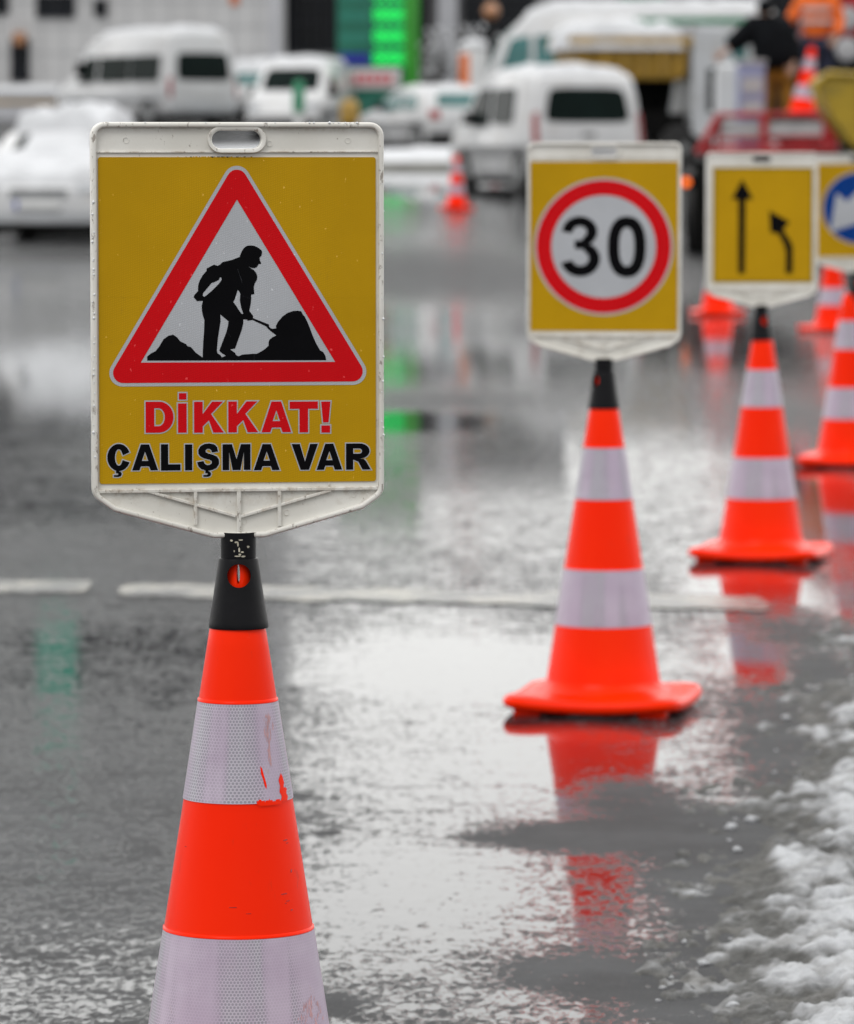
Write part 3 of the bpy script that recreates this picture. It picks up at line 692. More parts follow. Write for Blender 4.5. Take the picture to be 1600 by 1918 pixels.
# ---- sign 1 artwork
def tri(apex, hb, base, out, r):
    """isosceles triangle given inner sharp corners grown outward by `out` px, radius r"""
    a = [(443.7, 372), (265, 676), (625.6, 676)]; p = offset([(x, -y) for x, y in a], out)
    p = [(x, -y) for x, y in p]; q = SP(p); return roundpoly(q, r*K, 10) if r else q
def z8(pts): return SP([(340+x/5.333, 430+y/5.333) for x, y in pts])
def z6(pts): return SP([(160+x/2.7586, 640+y/2.7586) for x, y in pts])
def artwork_one(root):
    f = face_sheet(root, 188, 702, 293, 902, 5)
    m = MB()
    outer = tri(0, 0, 0, 44, 25); redo = tri(0, 0, 0, 37.5, 19)
    inner = SP([(443.7, 372), (265, 675.5), (625.6, 676.5)])
    L3(m, [outer], 1, 0); L3(m, [redo, inner], 2, 1)
    man = [(578, 262), (590, 225), (605, 195), (620, 174), (640, 157), (662, 149), (685, 147), (725, 152), (765, 172), (790, 192), (800, 208), (799, 230), (793, 252), (775, 268), (778, 295), (790, 325), (785, 334), (766, 332), (760, 345), (747, 364), (725, 374), (700, 372), (665, 362), (690, 375), (720, 395), (740, 420), (751, 450), (751, 475), (745, 495), (725, 530), (717, 565), (722, 632), (692, 638), (692, 670), (686, 730), (672, 800), (690, 822), (710, 850), (708, 872), (865, 936), (868, 958), (880, 972), (900, 981), (938, 975),
           (935, 950), (958, 908), (1000, 858), (1050, 822), (1105, 804), (1150, 800), (1187, 806), (1200, 835), (1225, 865), (1255, 930), (1275, 980), (1300, 1050), (1335, 1130), (1375, 1200), (1402, 1212), (1425, 1250), (1435, 1297),
           (-337, 1290)]
    left = [(322, 1253), (340, 1238), (365, 1225), (385, 1200), (405, 1165), (430, 1147), (455, 1141), (475, 1155), (490, 1175), (520, 1190), (530, 1202), (545, 1205), (570, 1235), (605, 1260)]
    man += [((160+x/2.7586-340)*5.333, (210+y/2.7586-430)*5.333) for x, y in left]
    man += [(212, 1180), (217, 1090), (224, 1000), (228, 890), (215, 850), (204, 800), (202, 745), (214, 698), (155, 700), (122, 660), (130, 640), (165, 600), (167, 550), (180, 500), (212, 443), (250, 400), (252, 375), (325, 338), (360, 350), (385, 336), (410, 312), (500, 292)]
    holes = [[(215, 622), (300, 520), (320, 515), (372, 490), (383, 464), (397, 466), (399, 490), (370, 530), (300, 600), (238, 652), (224, 657), (213, 645)],
             [(558, 588), (572, 605), (584, 632), (578, 690), (590, 760), (612, 828), (598, 830), (580, 808), (548, 758), (514, 710), (530, 680), (548, 620)],
             [(385, 833), (425, 868), (466, 902), (460, 950), (445, 1010), (410, 1100), (374, 1195), (392, 1215), (438, 1245), (412, 1258), (398, 1262), (388, 1242), (370, 1230), (357, 1222), (350, 1190), (360, 1080), (375, 980), (388, 900)],
             [(612, 884), (650, 886), (655, 898), (690, 893), (702, 890), (838, 955), (855, 977), (880, 1000), (940, 1046), (900, 1064), (870, 1090), (862, 1115), (862, 1148), (830, 1178), (790, 1205), (745, 1228), (700, 1228), (600, 1236), (568, 1252), (541, 1242), (530, 1218), (488, 1188), (484, 1182), (530, 1176), (560, 1090), (600, 980), (612, 920)]]
    L3(m, [z8(man)]+[z8(h) for h in holes], 2, 2)
    # scratches on the black figure
    for a in [(555, 380, 600, 520, 3), (575, 440, 600, 500, 3), (600, 650, 680, 675, 3), (450, 1015, 490, 1060, 2), (717, 1230, 717, 1290, 2), (1475, 990, 1520, 994, 4)]:
        x0, y0, x1, y1, w = a; L3(m, [z8([(x0, y0), (x0+w, y0), (x1+w, y1), (x1, y1)])], 3, 3)
    m.build('warning_triangle', ['white', 'red', 'black', 'mullion'], f)
    # lettering
    m = MB()
    def word(letters, mi, ow=6.5):
        for loops in letters:
            L3(m, [z6(offset(loops[0], ow))]+[z6(offset(h, -ow)) for h in loops[1:] if len(offset(h, -ow)) > 2], 1, 0)
        for loops in letters: L3(m, [z6(l) for l in loops], 2, mi)
    def Kl(x0, x1, t, b, s):
        w = x1-x0; h = b-t; return [[(x0, t), (x0+s, t), (x0+s, t+.40*h), (x1-s*1.35, t), (x1-4, t), (x1-.43*w, t+.40*h), (x1, b), (x1-s*1.22, b), (x0+.50*w, t+.60*h), (x0+s, t+.80*h), (x0+s, b), (x0, b)]]
    def Al(x0, x1, t, b, s):
        w = x1-x0; h = b-t; c = (x0+x1)/2
        return [[(c-s*.56, t), (c+s*.56, t), (x1, b), (x1-s*1.02, b), (x1-s*1.02-w*.055, b-.155*h), (x0+s*1.02+w*.055, b-.155*h), (x0+s*1.02, b), (x0, b)],
                [(c, t+.28*h), (c-w*.125, t+.635*h), (c+w*.125, t+.635*h)]]
    def Dl(x0, x1, t, b, s):
        h = b-t; cx = x0+(x1-x0)*.48; rx = x1-cx; o = [(x0, t)]+[(cx+rx*math.sin(a), (t+b)/2-h/2*math.cos(a)) for a in np.linspace(0, math.pi, 17)]+[(x0, b)]
        i = [(x0+s, t+.21*h)]+[(cx-2+(rx-s+2)*math.sin(a), (t+b)/2-.29*h*math.cos(a)) for a in np.linspace(0, math.pi, 13)]+[(x0+s, b-.21*h)]
        return [o, i]
    def Rl(x0, x1, t, b, s):
        h = b-t; w = x1-x0; cx = x0+w*.55; bm_ = t+.58*h
        o = [(x0, t)]+[(cx+(w*.40)*math.sin(a), t+.29*h-.29*h*math.cos(a)) for a in np.linspace(0, math.pi, 13)]+[(x0+w*.72, t+.60*h), (x0+w*.80, t+.67*h), (x1, b), (x1-s*1.15, b), (x0+w*.50, t+.70*h), (x0+s, t+.615*h), (x0+s, b), (x0, b)]
        i = [(x0+s, t+.19*h)]+[(cx-2+(w*.40-s)*math.sin(a)*1.02, t+.29*h-.10*h*math.cos(a)) for a in np.linspace(0, math.pi, 9)]+[(x0+s, t+.39*h)]
        return [o, i]
    def arcpts(cx, cy, rx, ry, a0, a1, n=14): return [(cx+rx*math.cos(a), cy-ry*math.sin(a)) for a in np.linspace(R(a0), R(a1), n)]
    def Cl(x0, x1, t, b, s):
        cx = (x0+x1)/2+2; cy = (t+b)/2; rx = (x1-x0)/2; ry = (b-t)/2+2
        o = arcpts(cx, cy, rx, ry, 22, 338, 30)+[(cx+rx-s*1.02, cy+ry*.20)]+arcpts(cx, cy, rx-s*1.02, ry-s*.72, 330, 30, 24)+[(cx+rx-s*.98, cy-ry*.16)]
        return [o]
    def ced(cx, b): return [[(cx-10, b-4), (cx+6, b-4), (cx+4, b+6), (cx+14, b+10), (cx+19, b+19), (cx+14, b+31), (cx, b+35), (cx-22, b+34), (cx-22, b+25), (cx-4, b+25), (cx+2, b+20), (cx-2, b+16), (cx-12, b+15)]]
    def Sl(x0, x1, t, b, s):
        cx = (x0+x1)/2; w = (x1-x0)/2; h = b-t; t -= 2; b += 2; h = b-t
        P = lambda a: [(cx+u*w, t+v*h) for u, v in a]
        return [P([(.90, .30), (.80, .13), (.55, .035), (.10, .0), (-.35, .02), (-.70, .10), (-.90, .24), (-.88, .38), (-.70, .48), (-.35, .555), (.10, .60), (.32, .65), (.33, .73), (.15, .79), (-.12, .80), (-.32, .75), (-.42, .65), (-1.0, .685), (-.90, .84), (-.62, .95), (-.15, 1.0), (.35, .985), (.75, .91), (.98, .76), (.97, .60), (.80, .49), (.45, .42), (.0, .37), (-.22, .32), (-.24, .25), (-.08, .20), (.12, .20), (.28, .25), (.35, .335)])]
    def Ml(x0, x1, t, b, s):
        w = x1-x0; c = (x0+x1)/2; return [[(x0, t), (x0+w*.34, t), (c, t+(b-t)*.58), (x1-w*.34, t), (x1, t), (x1, b), (x1-w*.235, b), (x1-w*.235, t+(b-t)*.30), (c+w*.14, b), (c-w*.14, b), (x0+w*.235, t+(b-t)*.30), (x0+w*.235, b), (x0, b)]]
    def rect(x0, x1, t, b): return [[(x0, t), (x1, t), (x1, b), (x0, b)]]
    def Tl(x0, x1, t, b, s): c = (x0+x1)/2; return [[(x0, t), (x1, t), (x1, t+.235*(b-t)), (c+s/2, t+.235*(b-t)), (c+s/2, b), (c-s/2, b), (c-s/2, t+.235*(b-t)), (x0, t+.235*(b-t))]]
    def Vl(x0, x1, t, b, s): c = (x0+x1)/2; return [[(x0, t), (x0+s*1.12, t), (c+1, t+.68*(b-t)), (x1-s*1.08, t), (x1, t), (c+s*.58, b), (c-s*.58, b)]]
    def Ll(x0, x1, t, b, s): return [[(x0, t), (x0+s, t), (x0+s, b-.235*(b-t)), (x1, b-.235*(b-t)), (x1, b), (x0, b)]]
    t, b = 302, 462
    word([Dl(313, 455, t-2, b-2, 44), rect(478, 522, 310, b-1), rect(483, 521, 257, 290), Kl(560, 712, t, b, 44), Kl(735, 888, t, b, 44), Al(905, 1058, t+2, b+1, 44), Tl(1050, 1195, t+3, b+3, 44),
          [[(1212, t+4), (1260, t+4), (1250, t+112), (1222, t+112)]], rect(1213, 1258, b-32, b+5)], 1)
    t, b = 520, 656
    word([Cl(115, 232, t-2, b-2, 38), ced(172, b-4), Al(243, 375, t, b-2, 37), Ll(390, 490, t, b, 37), rect(513, 550, t+2, b), Sl(575, 688, t, b, 36), ced(628, b), Ml(705, 848, t+3, b+1, 36), Al(865, 998, t+4, b+3, 37),
          Vl(1060, 1195, t+5, b+3, 37), Al(1188, 1320, t+5, b+4, 37), Rl(1340, 1468, t+5, b+5, 37)], 2, 5.5)
    m.build('lettering', ['white', 'red', 'black'], f)
    # faint fold line, ragged top edge of the sheeting, ice drops on the rim
    m = MB(); rs = random.Random(5)
    for i in range(40):
        x = 330+(rs.random()+rs.random())*75; q = rs.random(); L3(m, [SP([(x, 291.8), (x+1+3*q, 291.8), (x+1+2*q, 293.4+1.6*q), (x+.5, 293)])], .2, 0 if i % 2 else 1)
    for x0, x1, y in [(188, 260, 552), (560, 702, 555)]: L3(m, [SP([(x0, y), (x1, y+1), (x1, y+1.8), (x0, y+.8)])], .3, 1)
    m.build('worn_edge', ['cap', 'yellow'], f)
    m = MB()
    for i in range(60):
        side = rs.random()
        if side < .55: x = -270.5+rs.random()*5; z = 120+rs.random()*520
        elif side < .75: x = 266+rs.random()*5; z = 120+rs.random()*600
        else: x = -240+rs.random()*480; z = 776
        r = (.0007+.0011*rs.random()**2); m.blob((x*K*1.015, -FR-.0002, z*K), (r, r*.7, r*1.1), sub=1, rough=.05, seed=i)
    m.build('ice_drop', 'drop', root, smooth=80)
    # dried paint on the socket neck
    m = MB()
    for x, z, w, h in [(-.0105, .7735, .0016, .0012), (-.0045, .7715, .0024, .0012), (-.003, .769, .0009, .0026), (.0005, .7742, .0030, .0008), (.0092, .766, .0018, .0014), (-.0015, .7625, .0011, .0030), (.0022, .7600, .0022, .0010), (-.0072, .7612, .0008, .0011), (-.0035, .7553, .0042, .0009), (.0035, .7550, .0026, .0012), (-.0006, .7572, .0016, .0012)]:
        rr = .0212 if z > .754 else .0237
        pts = [(x+w*math.cos(a)*(.6+.7*vn(a*3+x*900, z*99)), z-.776+h*math.sin(a)*(.6+.7*vn(a*4, x*999))) for a in np.linspace(0, 2*math.pi, 11)[:-1]]
        tr = tessellate_polygon([[Vector((p[0], p[1], 0)) for p in pts]]); m.add([(p[0], -math.sqrt(max(1e-6, rr*rr-p[0]**2)), p[1]) for p in pts], tr)
    m.build('paint_splash', 'paintchip', root)

def board(px, Y, rz, label, name_art, zs=1, roll=0, src=board0, first=False, sock=0):
    b = board0 if first else copy_tree(board0)
    b.location = (ppx(px, Y, 1.0), Y, .776); b.rotation_euler = (0, R(roll), R(rz)); b.scale = (1, 1, zs)
    tag(b, label, 'road sign', 'sign boards on traffic cones')
    if not first:
        for ch in b.children:
            if ch.name.startswith(('socket', 'inner_tube')): ch.rotation_euler.z = R(sock)
    return b
# copies first (clean board), then artwork on each
b2 = board(1132, LY[2], -3, 'yellow sign board with round red ringed 30 speed limit', None, sock=-62)
b3 = board(1427, LY[3], 2, 'yellow sign board with one straight and one bent black arrow', None, .975, sock=22)
b4 = board(1605, LY[4], 2, 'yellow sign board with blue circle and white arrow, cut by right edge', None, .985, roll=0, sock=25)
b1 = board(445.5, LY[1], 9, 'near yellow warning sign with black digging man in red triangle above two words', None, first=True)
artwork_one(b1)
for ch in b1.children:
    if ch.name.startswith(('socket', 'inner_tube')): ch.rotation_euler.z = R(-9)
def s2(pts, sc=.5375, ox=1132.0, oy=675.0): # photo pixels of sign 2 -> board pixels
    return SP([(445.5+(x-ox)/sc, 1005+(y-oy)/sc) for x, y in pts])
def artwork_two(root):
    f = face_sheet(root, 445.5+(993-1132)/.5375, 445.5+(1270.5-1132)/.5375, 1005+(294-675)/.5375, 1005+(618-675)/.5375, 4)
    m = MB(); c = (1131, 456.5)
    def ci(r, n=72): return s2([(c[0]+r*math.cos(2*math.pi*i/n), c[1]+r*math.sin(2*math.pi*i/n)) for i in range(n)])
    L3(m, [ci(131.5)], 1, 0); L3(m, [ci(127), ci(98.5)], 2, 1)
    # 0
    def se(cx, cy, rx, ry, p=2.35, n=56): 
        o = []
        for i in range(n):
            t = 2*math.pi*i/n; a, b = math.cos(t), math.sin(t); o.append((cx+rx*math.copysign(abs(a)**(2/p), a), cy+ry*math.copysign(abs(b)**(2/p), b)))
        return o
    L3(m, [s2(se(1174.5, 456.8, 36, 58.5)), s2(se(1174.5, 456.8, 14.2, 37))], 2, 2)
    # 3: stroke of two bowls
    def zz(pts): return [(950+x/3.487, 230+y/3.487) for x, y in pts]
    def ar(cx, cy, rx, ry, a0, a1, n): return [(cx+rx*math.cos(R(a)), cy-ry*math.sin(R(a))) for a in np.linspace(a0, a1, n)]
    three = ar(474, 690, 116, 103, 168, -38, 22)+[(545, 770)]+ar(478, 872, 130, 118, 48, -166, 26)+[(350, 898), (410, 882)]
    three += ar(478, 868, 55, 49, -170, 62, 18)+[(500, 808), (440, 804), (440, 748), (490, 745)]+ar(474, 692, 45, 39, -62, 172, 16)+[(420, 700), (358, 690)]
    L3(m, [s2(zz(three))], 2, 2)
    m.build('speed_limit_circle', ['white', 'red', 'black'], f)
artwork_two(b2)
def s3(pts): return SP([(445.5+(1250+x/4.263-1426)/.3945, 1005+(250+y/4.263-575.5)/.3945) for x, y in pts])
def artwork_three(root):
    q = lambda x, y: (445.5+(1250+x/4.263-1426)/.3945, 1005+(250+y/4.263-575.5)/.3945)
    a = q(348, 208); b = q(1168, 1185); f = face_sheet(root, a[0], b[0], a[1], b[1], 4, (3, 9))
    m = MB()
    L3(m, [s3([(558, 1108), (556, 480), (500, 478), (588, 305), (680, 478), (618, 480), (612, 1108)])], 1, 0)
    L3(m, [s3([(945, 1108), (947, 930), (935, 870), (885, 770), (820, 760), (808, 572), (978, 668), (925, 735), (985, 830), (1005, 880), (1004, 1108)])], 1, 0)
    m.build('arrow_symbol', ['black'], f)
artwork_three(b3)
def artwork_four(root):
    sc = .300; q = lambda x, y: (445.5+(1250+x/4.263-1605)/sc, 1005+(250+y/4.263-510)/sc)
    a = q(1228, 192); f = face_sheet(root, 188, 702, 293, 902, 4)
    m = MB(); c = (1535, 565)
    ci = lambda r: SP([q(c[0]+r*math.cos(2*math.pi*i/64), c[1]+r*math.sin(2*math.pi*i/64)) for i in range(64)])
    L3(m, [ci(306)], 1, 0); L3(m, [ci(296)], 2, 1)
    L3(m, [SP([q(x, y) for x, y in [(1298, 765), (1345, 440), (1432, 512), (1600, 340), (1723, 463), (1551, 631), (1615, 662)]])], 3, 0)
    m.build('direction_circle', ['white', 'blue'], f)
artwork_four(b4)

# ================================================================== VEHICLES
class Body:
    """profile: closed (x,z) polygon, rear at x=0, nose at x=L. y=u*w(z)."""
    def __init__(s, name, loc, ang, prof, W, belt, H, tum=.14, rnd=.035, crown=.05, mat='carwhite', label=None, cat='car', group=None, round_rear=None):
        s.root = empty(name, loc, ang, label, cat, group); s.W = W; s.belt = belt; s.H = H; s.tum = tum; s.rnd = rnd; s.crown = crown
        s.prof = prof; s.L = max(p[0] for p in prof); s.xc = s.L/2
        us = np.concatenate([[-1, -.985, -.95, -.88, -.75], np.linspace(-.6, .6, 7), [.75, .88, .95, .985, 1]])
        P = np.array([[s.pt(x, z, u) for (x, z) in prof+[prof[0]]] for u in us])
        m = MB(); m.grid(P)
        for u in (-1, 1):
            tr = tessellate_polygon([[Vector((p[0], p[1], 0)) for p in prof]]); m.add([s.pt(x, z, u) for x, z in prof], tr)
        me_o = m.build('body', mat, s.root, smooth=35); bm = bmesh.new(); bm.from_mesh(me_o.data); bmesh.ops.remove_doubles(bm, verts=bm.verts, dist=.0005); bmesh.ops.recalc_face_normals(bm, faces=bm.faces); bm.to_mesh(me_o.data); bm.free()
        s.body = me_o
    def w(s, z): return s.W/2*(1-s.tum*max(0, min(1, (z-s.belt)/(s.H-s.belt)))**1.2-.04*max(0, (.45-z)))
    def pt(s, x, z, u):
        a = abs(u); e = s.rnd*(a**5); x2 = s.xc+(x-s.xc)*(1-e); c = s.crown*a**4*max(0, min(1, (z-s.belt)/(s.H-s.belt)))
        lim = 1-.012*a**14; return (x2, u*s.w(z)*lim, z-c)
    def ends(s, z, front):
        xs = []; n = len(s.prof)
        for i in range(n):
            (x0, z0), (x1, z1) = s.prof[i], s.prof[(i+1) % n]
            if (z0-z)*(z1-z) <= 0 and abs(z0-z1) > 1e-6: xs.append(x0+(x1-x0)*(z-z0)/(z1-z0))
        return (max(xs) if front else min(xs)) if xs else 0
    def top(s, x):
        zs = []; n = len(s.prof)
        for i in range(n):
            (x0, z0), (x1, z1) = s.prof[i], s.prof[(i+1) % n]
            if (x0-x)*(x1-x) <= 0 and abs(x0-x1) > 1e-6: zs.append(z0+(z1-z0)*(x-x0)/(x1-x0))
        return max(zs) if zs else 0
    def side(s, name, pts, mat, sides=(-1, 1), off=.035, parent=None, r=.05):
        for sg in sides:
            p2 = roundpoly(pts, r, 4) if r else pts; tr = tessellate_polygon([[Vector((p[0], p[1], 0)) for p in p2]]); k = len(p2)
            v = [s.pt(x, z, sg) for x, z in p2]; v1 = [(a, b+sg*off, c) for a, b, c in v]; v0 = [(a, b-sg*.03, c) for a, b, c in v]
            m = MB(); m.add(v1, tr); m.add(v1+v0, [(i, (i+1) % k, k+(i+1) % k, k+i) for i in range(k)]); m.build(name, mat, parent or s.root)
    def patch(s, name, u0, u1, z0, z1, front, mat, off=.008, top_in=0, parent=None, label=None, r=.25):
        n = 10; P = np.zeros((n, n, 3)); sg = 1 if front else -1
        for i in range(n):
            for j in range(n):
                a, b = i/(n-1), j/(n-1)
                # squircle shrink for rounded corners
                aa, bb = 2*a-1, 2*b-1; q = (1-r*.28*(abs(bb)**4)*1.0 if abs(aa) > .99 else 1)
                aa2 = aa*(1-r*.12*abs(bb)**6); bb2 = bb*(1-r*.12*abs(aa)**6)
                z = (z0+z1)/2+bb2*(z1-z0)/2; um = (u0+u1)/2; uh = (u1-u0)/2*(1-top_in*(bb2+1)/2); u = um+aa2*uh
                x, y, zz_ = s.pt(s.ends(z, front), z, u); P[i, j] = (x+sg*off, y, zz_)
        m = MB(); m.grid(P); Q = P.copy(); Q[:, :, 0] -= sg*.03
        rim = [(i, 0) for i in range(n)]+[(n-1, j) for j in range(1, n)]+[(i, n-1) for i in range(n-2, -1, -1)]+[(0, j) for j in range(n-2, 0, -1)]
        k = len(rim); m.add([P[a] for a in rim]+[Q[a] for a in rim], [(i, (i+1) % k, k+(i+1) % k, k+i) for i in range(k)])
        o = m.build(name, mat, parent or s.root, smooth=40)
        if label: o['label'] = label
        return o
    def wheels(s, xs, r, w=.2, track=None):
        tr = track or s.W/2-.02
        for x in xs:
            for sg in (-1, 1):
                y = sg*(tr-w/2); m = MB(); pr = [(r*.62, -w/2), (r*.95, -w/2), (r, -w*.36), (r, w*.36), (r*.95, w/2), (r*.62, w/2)]
                m.lathe(pr, 32, (x, y, r), axis='y', caps=True); o = m.build('wheel', 'tyre', s.root, smooth=40)
                m = MB(); ys = y+sg*w/2; m.lathe([(r*.60, ys+sg*.006), (r*.52, ys+sg*.012), (r*.18, ys-sg*.012), (.03, ys+sg*.01)], 28, (x, 0, r), axis='y')
                for k in range(5):
                    a = 2*math.pi*k/5; m.tube([(x+.1*math.cos(a), ys+sg*.012, r+.1*math.sin(a)), (x+r*.52*math.cos(a), ys+sg*.016, r+r*.52*math.sin(a))], .028, 6)
                m.build('rim', 'rim', o, smooth=40)
    def under(s, z0=.2, z1=.45):
        MB().box(.12, s.L-.12, -s.W/2+.1, s.W/2-.1, z0-.06, z1).build('underbody', 'chassis', s.root)  # black underside, hung lower to strengthen the shade beneath the vehicle
    def snow(s, x0, x1, th, seed=0, uu=.93, name='snow_cover', ragged=.3):
        n, k = 36, 22; P = np.zeros((n, k, 3))
        for i in range(n):
            for j in range(k):
                a, b = i/(n-1), j/(k-1); x = x0+(x1-x0)*a; u = (2*b-1)*uu*(1-.06*float(vn(i*.5+seed, b*3))); e = min(a, 1-a, b, 1-b)
                t = th*(min(1, e/.09)**.5)*(.25+1.5*float(fbm(x*2.6+seed*7, u*3.4+seed, 4)))-.02
                X, Y, Z = s.pt(x, s.top(x), u); P[i, j] = (X, Y, Z+t)
        MB().grid(P).build(name, 'snow', s.root, smooth=60)
    def mirror(s, x, z, sides=(-1, 1), sz=.11):
        for sg in sides:
            X, Y, Z = s.pt(x, z, sg); m = MB(); m.box(X-.05, X+.05, min(Y, Y+sg*.22), max(Y, Y+sg*.22), Z, Z+sz*1.7, bev=.02); m.build('mirror', 'trim', s.root, smooth=40)
def arch(x, r, h0, n=9):  # wheel-arch points going rear->front along the sill height h0 (profile runs clockwise along the bottom front->rear)
    a0 = math.asin(min(1, max(-1, (h0-r*.95)/(r*1.15)))); return [(x+r*1.15*math.cos(a), r*.95+r*1.15*math.sin(a)) for a in np.linspace(a0, math.pi-a0, n)]
def head(thetadeg): return R(90+thetadeg)       # heading rotated anticlockwise from straight-away
def at(px, Y): return (ppx(px, Y, gz(Y)), Y, gz(Y))
def rear_origin(px, Y, th, dx=0):
    return at(px, Y)

# -- white passenger van (left background)
def passenger_van():
    L, W, H = 5.5, 2.05, 2.42; r = .36
    prof = [(0, .5), (-.0, 1.0), (.03, 1.3), (.12, 2.1), (.2, 2.33), (.45, 2.42), (2.5, 2.42), (3.5, 2.36), (3.95, 2.2), (4.6, 1.34), (5.15, 1.12), (5.42, .9), (5.5, .55), (5.45, .3)]+arch(4.45, r, .3)+[(3.7, .28), (1.7, .28)]+arch(1.05, r, .3)+[(.05, .32)]
    b = Body('passenger_van', at(384, 120), head(36), prof, W, 1.05, H, .12, .03, .07, 'carwhite', 'white high roof passenger van with dark windows, parked by the pale building', 'van')
    b.patch('rear_window', -.78, .78, 1.16, 1.86, False, 'glass', r=.5)
    b.side('side_window', [(.45, 1.16), (1.85, 1.16), (1.85, 1.84), (.45, 1.84)], 'glass'); b.side('side_window', [(1.93, 1.16), (3.35, 1.16), (3.35, 1.84), (1.93, 1.84)], 'glass')
    b.side('door_window', [(3.5, 1.16), (4.42, 1.16), (4.0, 1.82), (3.5, 1.84)], 'glass')
    b.patch('windscreen', -.85, .85, 1.45, 2.15, True, 'glass')
    for sg in (-1, 1): b.patch('tail_light', sg*.97-.06, sg*.97+.04, .75, 1.25, False, 'taillight')
    b.patch('bumper', -.98, .98, .38, .62, False, 'cargrey', .05); b.patch('number_plate', -.3, .3, .78, .92, False, 'plate', .02)
    b.side('trim_strip', [(.3, .72), (4.9, .72), (4.9, .80), (.3, .80)], 'cargrey', r=0); b.mirror(4.15, 1.35, sz=.2); b.wheels((1.05, 4.45), r); b.under(); b.snow(.2, 3.8, .12, 1)
passenger_van()
# -- white small family van (centre right background)
def family_van():
    L, W, H = 4.35, 1.85, 1.86; r = .32
    prof = [(.0, .45), (-.02, .75), (.02, 1.0), (.10, 1.5), (.2, 1.74), (.4, 1.84), (1.4, 1.86), (2.5, 1.83), (2.95, 1.74), (3.6, 1.16), (4.08, 1.0), (4.3, .75), (4.35, .5), (4.3, .24)]+arch(3.55, r, .24)+[(2.9, .22), (1.4, .22)]+arch(.75, r, .24)+[(.05, .26)]
    b = Body('family_van', at(1103, 76.9), head(18), prof, W, .98, H, .11, .04, .05, 'carwhite', 'white boxy family van seen from behind, above the 30 speed limit sign', 'van')
    b.patch('rear_window', -.79, .79, 1.06, 1.58, False, 'glass', r=.6, top_in=.08)
    b.side('side_window', [(1.0, 1.06), (2.05, 1.06), (2.05, 1.62), (1.0, 1.62)], 'glass', r=.1)
    b.side('door_window', [(2.25, 1.04), (3.4, 1.04), (2.9, 1.60), (2.25, 1.64)], 'glass', r=.08); b.patch('windscreen', -.8, .8, 1.24, 1.68, True, 'glass')
    for sg in (-1, 1): b.patch('tail_light', sg*.97-.07, sg*.97+.03, .72, 1.22, False, 'taillight', .014)
    b.patch('bumper', -.97, .97, .28, .48, False, 'cargrey', .05); b.patch('number_plate', -.3, .3, .62, .74, False, 'plate', .02); b.patch('door_handle', -.12, .12, .86, .90, False, 'trim', .02)
    b.side('door_seam', [(1.22, .4), (1.24, .4), (1.24, 1.6), (1.22, 1.6)], 'trim', r=0, off=.002); b.mirror(2.95, 1.05); b.wheels((.75, 3.55), r, track=.93); b.under(); b.snow(.25, 2.6, .10, 2); b.root.scale = (1, 1.01, 1.07)
family_van()
# -- white hatchback
def hatch(name, px, Y, th, label, snow=.05, seed=0, H=1.46, extra=False):
    W = 1.74; r = .31; prof = [(.0, .45), (-.02, .7), (.06, .92), (.45, 1.32), (.75, 1.42), (1.5, 1.46), (2.1, 1.42), (2.95, .98), (3.75, .84), (4.05, .65), (4.1, .42), (4.05, .22)]+arch(3.3, r, .22)+[(2.6, .2), (1.4, .2)]+arch(.7, r, .22)+[(.05, .24)]
    b = Body(name, at(px, Y), head(th), prof, W, .9, 1.46, .18, .05, .05, 'carwhite', label, 'car')
    b.patch('rear_window', -.72, .72, .98, 1.30, False, 'tealglass', r=.5, top_in=.12)
    b.side('side_window', [(.55, .96), (1.35, .94), (1.35, 1.3), (.85, 1.3)], 'tealglass', r=.05); b.side('door_window', [(1.5, .94), (2.75, .92), (2.15, 1.3), (1.5, 1.32)], 'tealglass', r=.05)
    b.patch('windscreen', -.75, .75, 1.05, 1.36, True, 'glass')
    for sg in (-1, 1): b.patch('tail_light', sg*.82-.14, sg*.82+.12, .72, .92, False, 'taillight', .014)
    b.patch('bumper', -.95, .95, .26, .42, False, 'trim', .03); b.patch('number_plate', -.3, .3, .56, .68, False, 'plate', .02)
    b.mirror(2.5, .95); b.wheels((.7, 3.3), r, track=.88); b.under(.16, .4); b.snow(.5, 2.1, snow, seed)
    return b
hatch('hatchback_car', 872, 104, 24, 'white hatchback parked half behind the boxy white van', .05, 3)
hatch('hatchback_car', 470, 124.5, -8, 'snow covered white car between the tall van and the round roofed van', .22, 4)
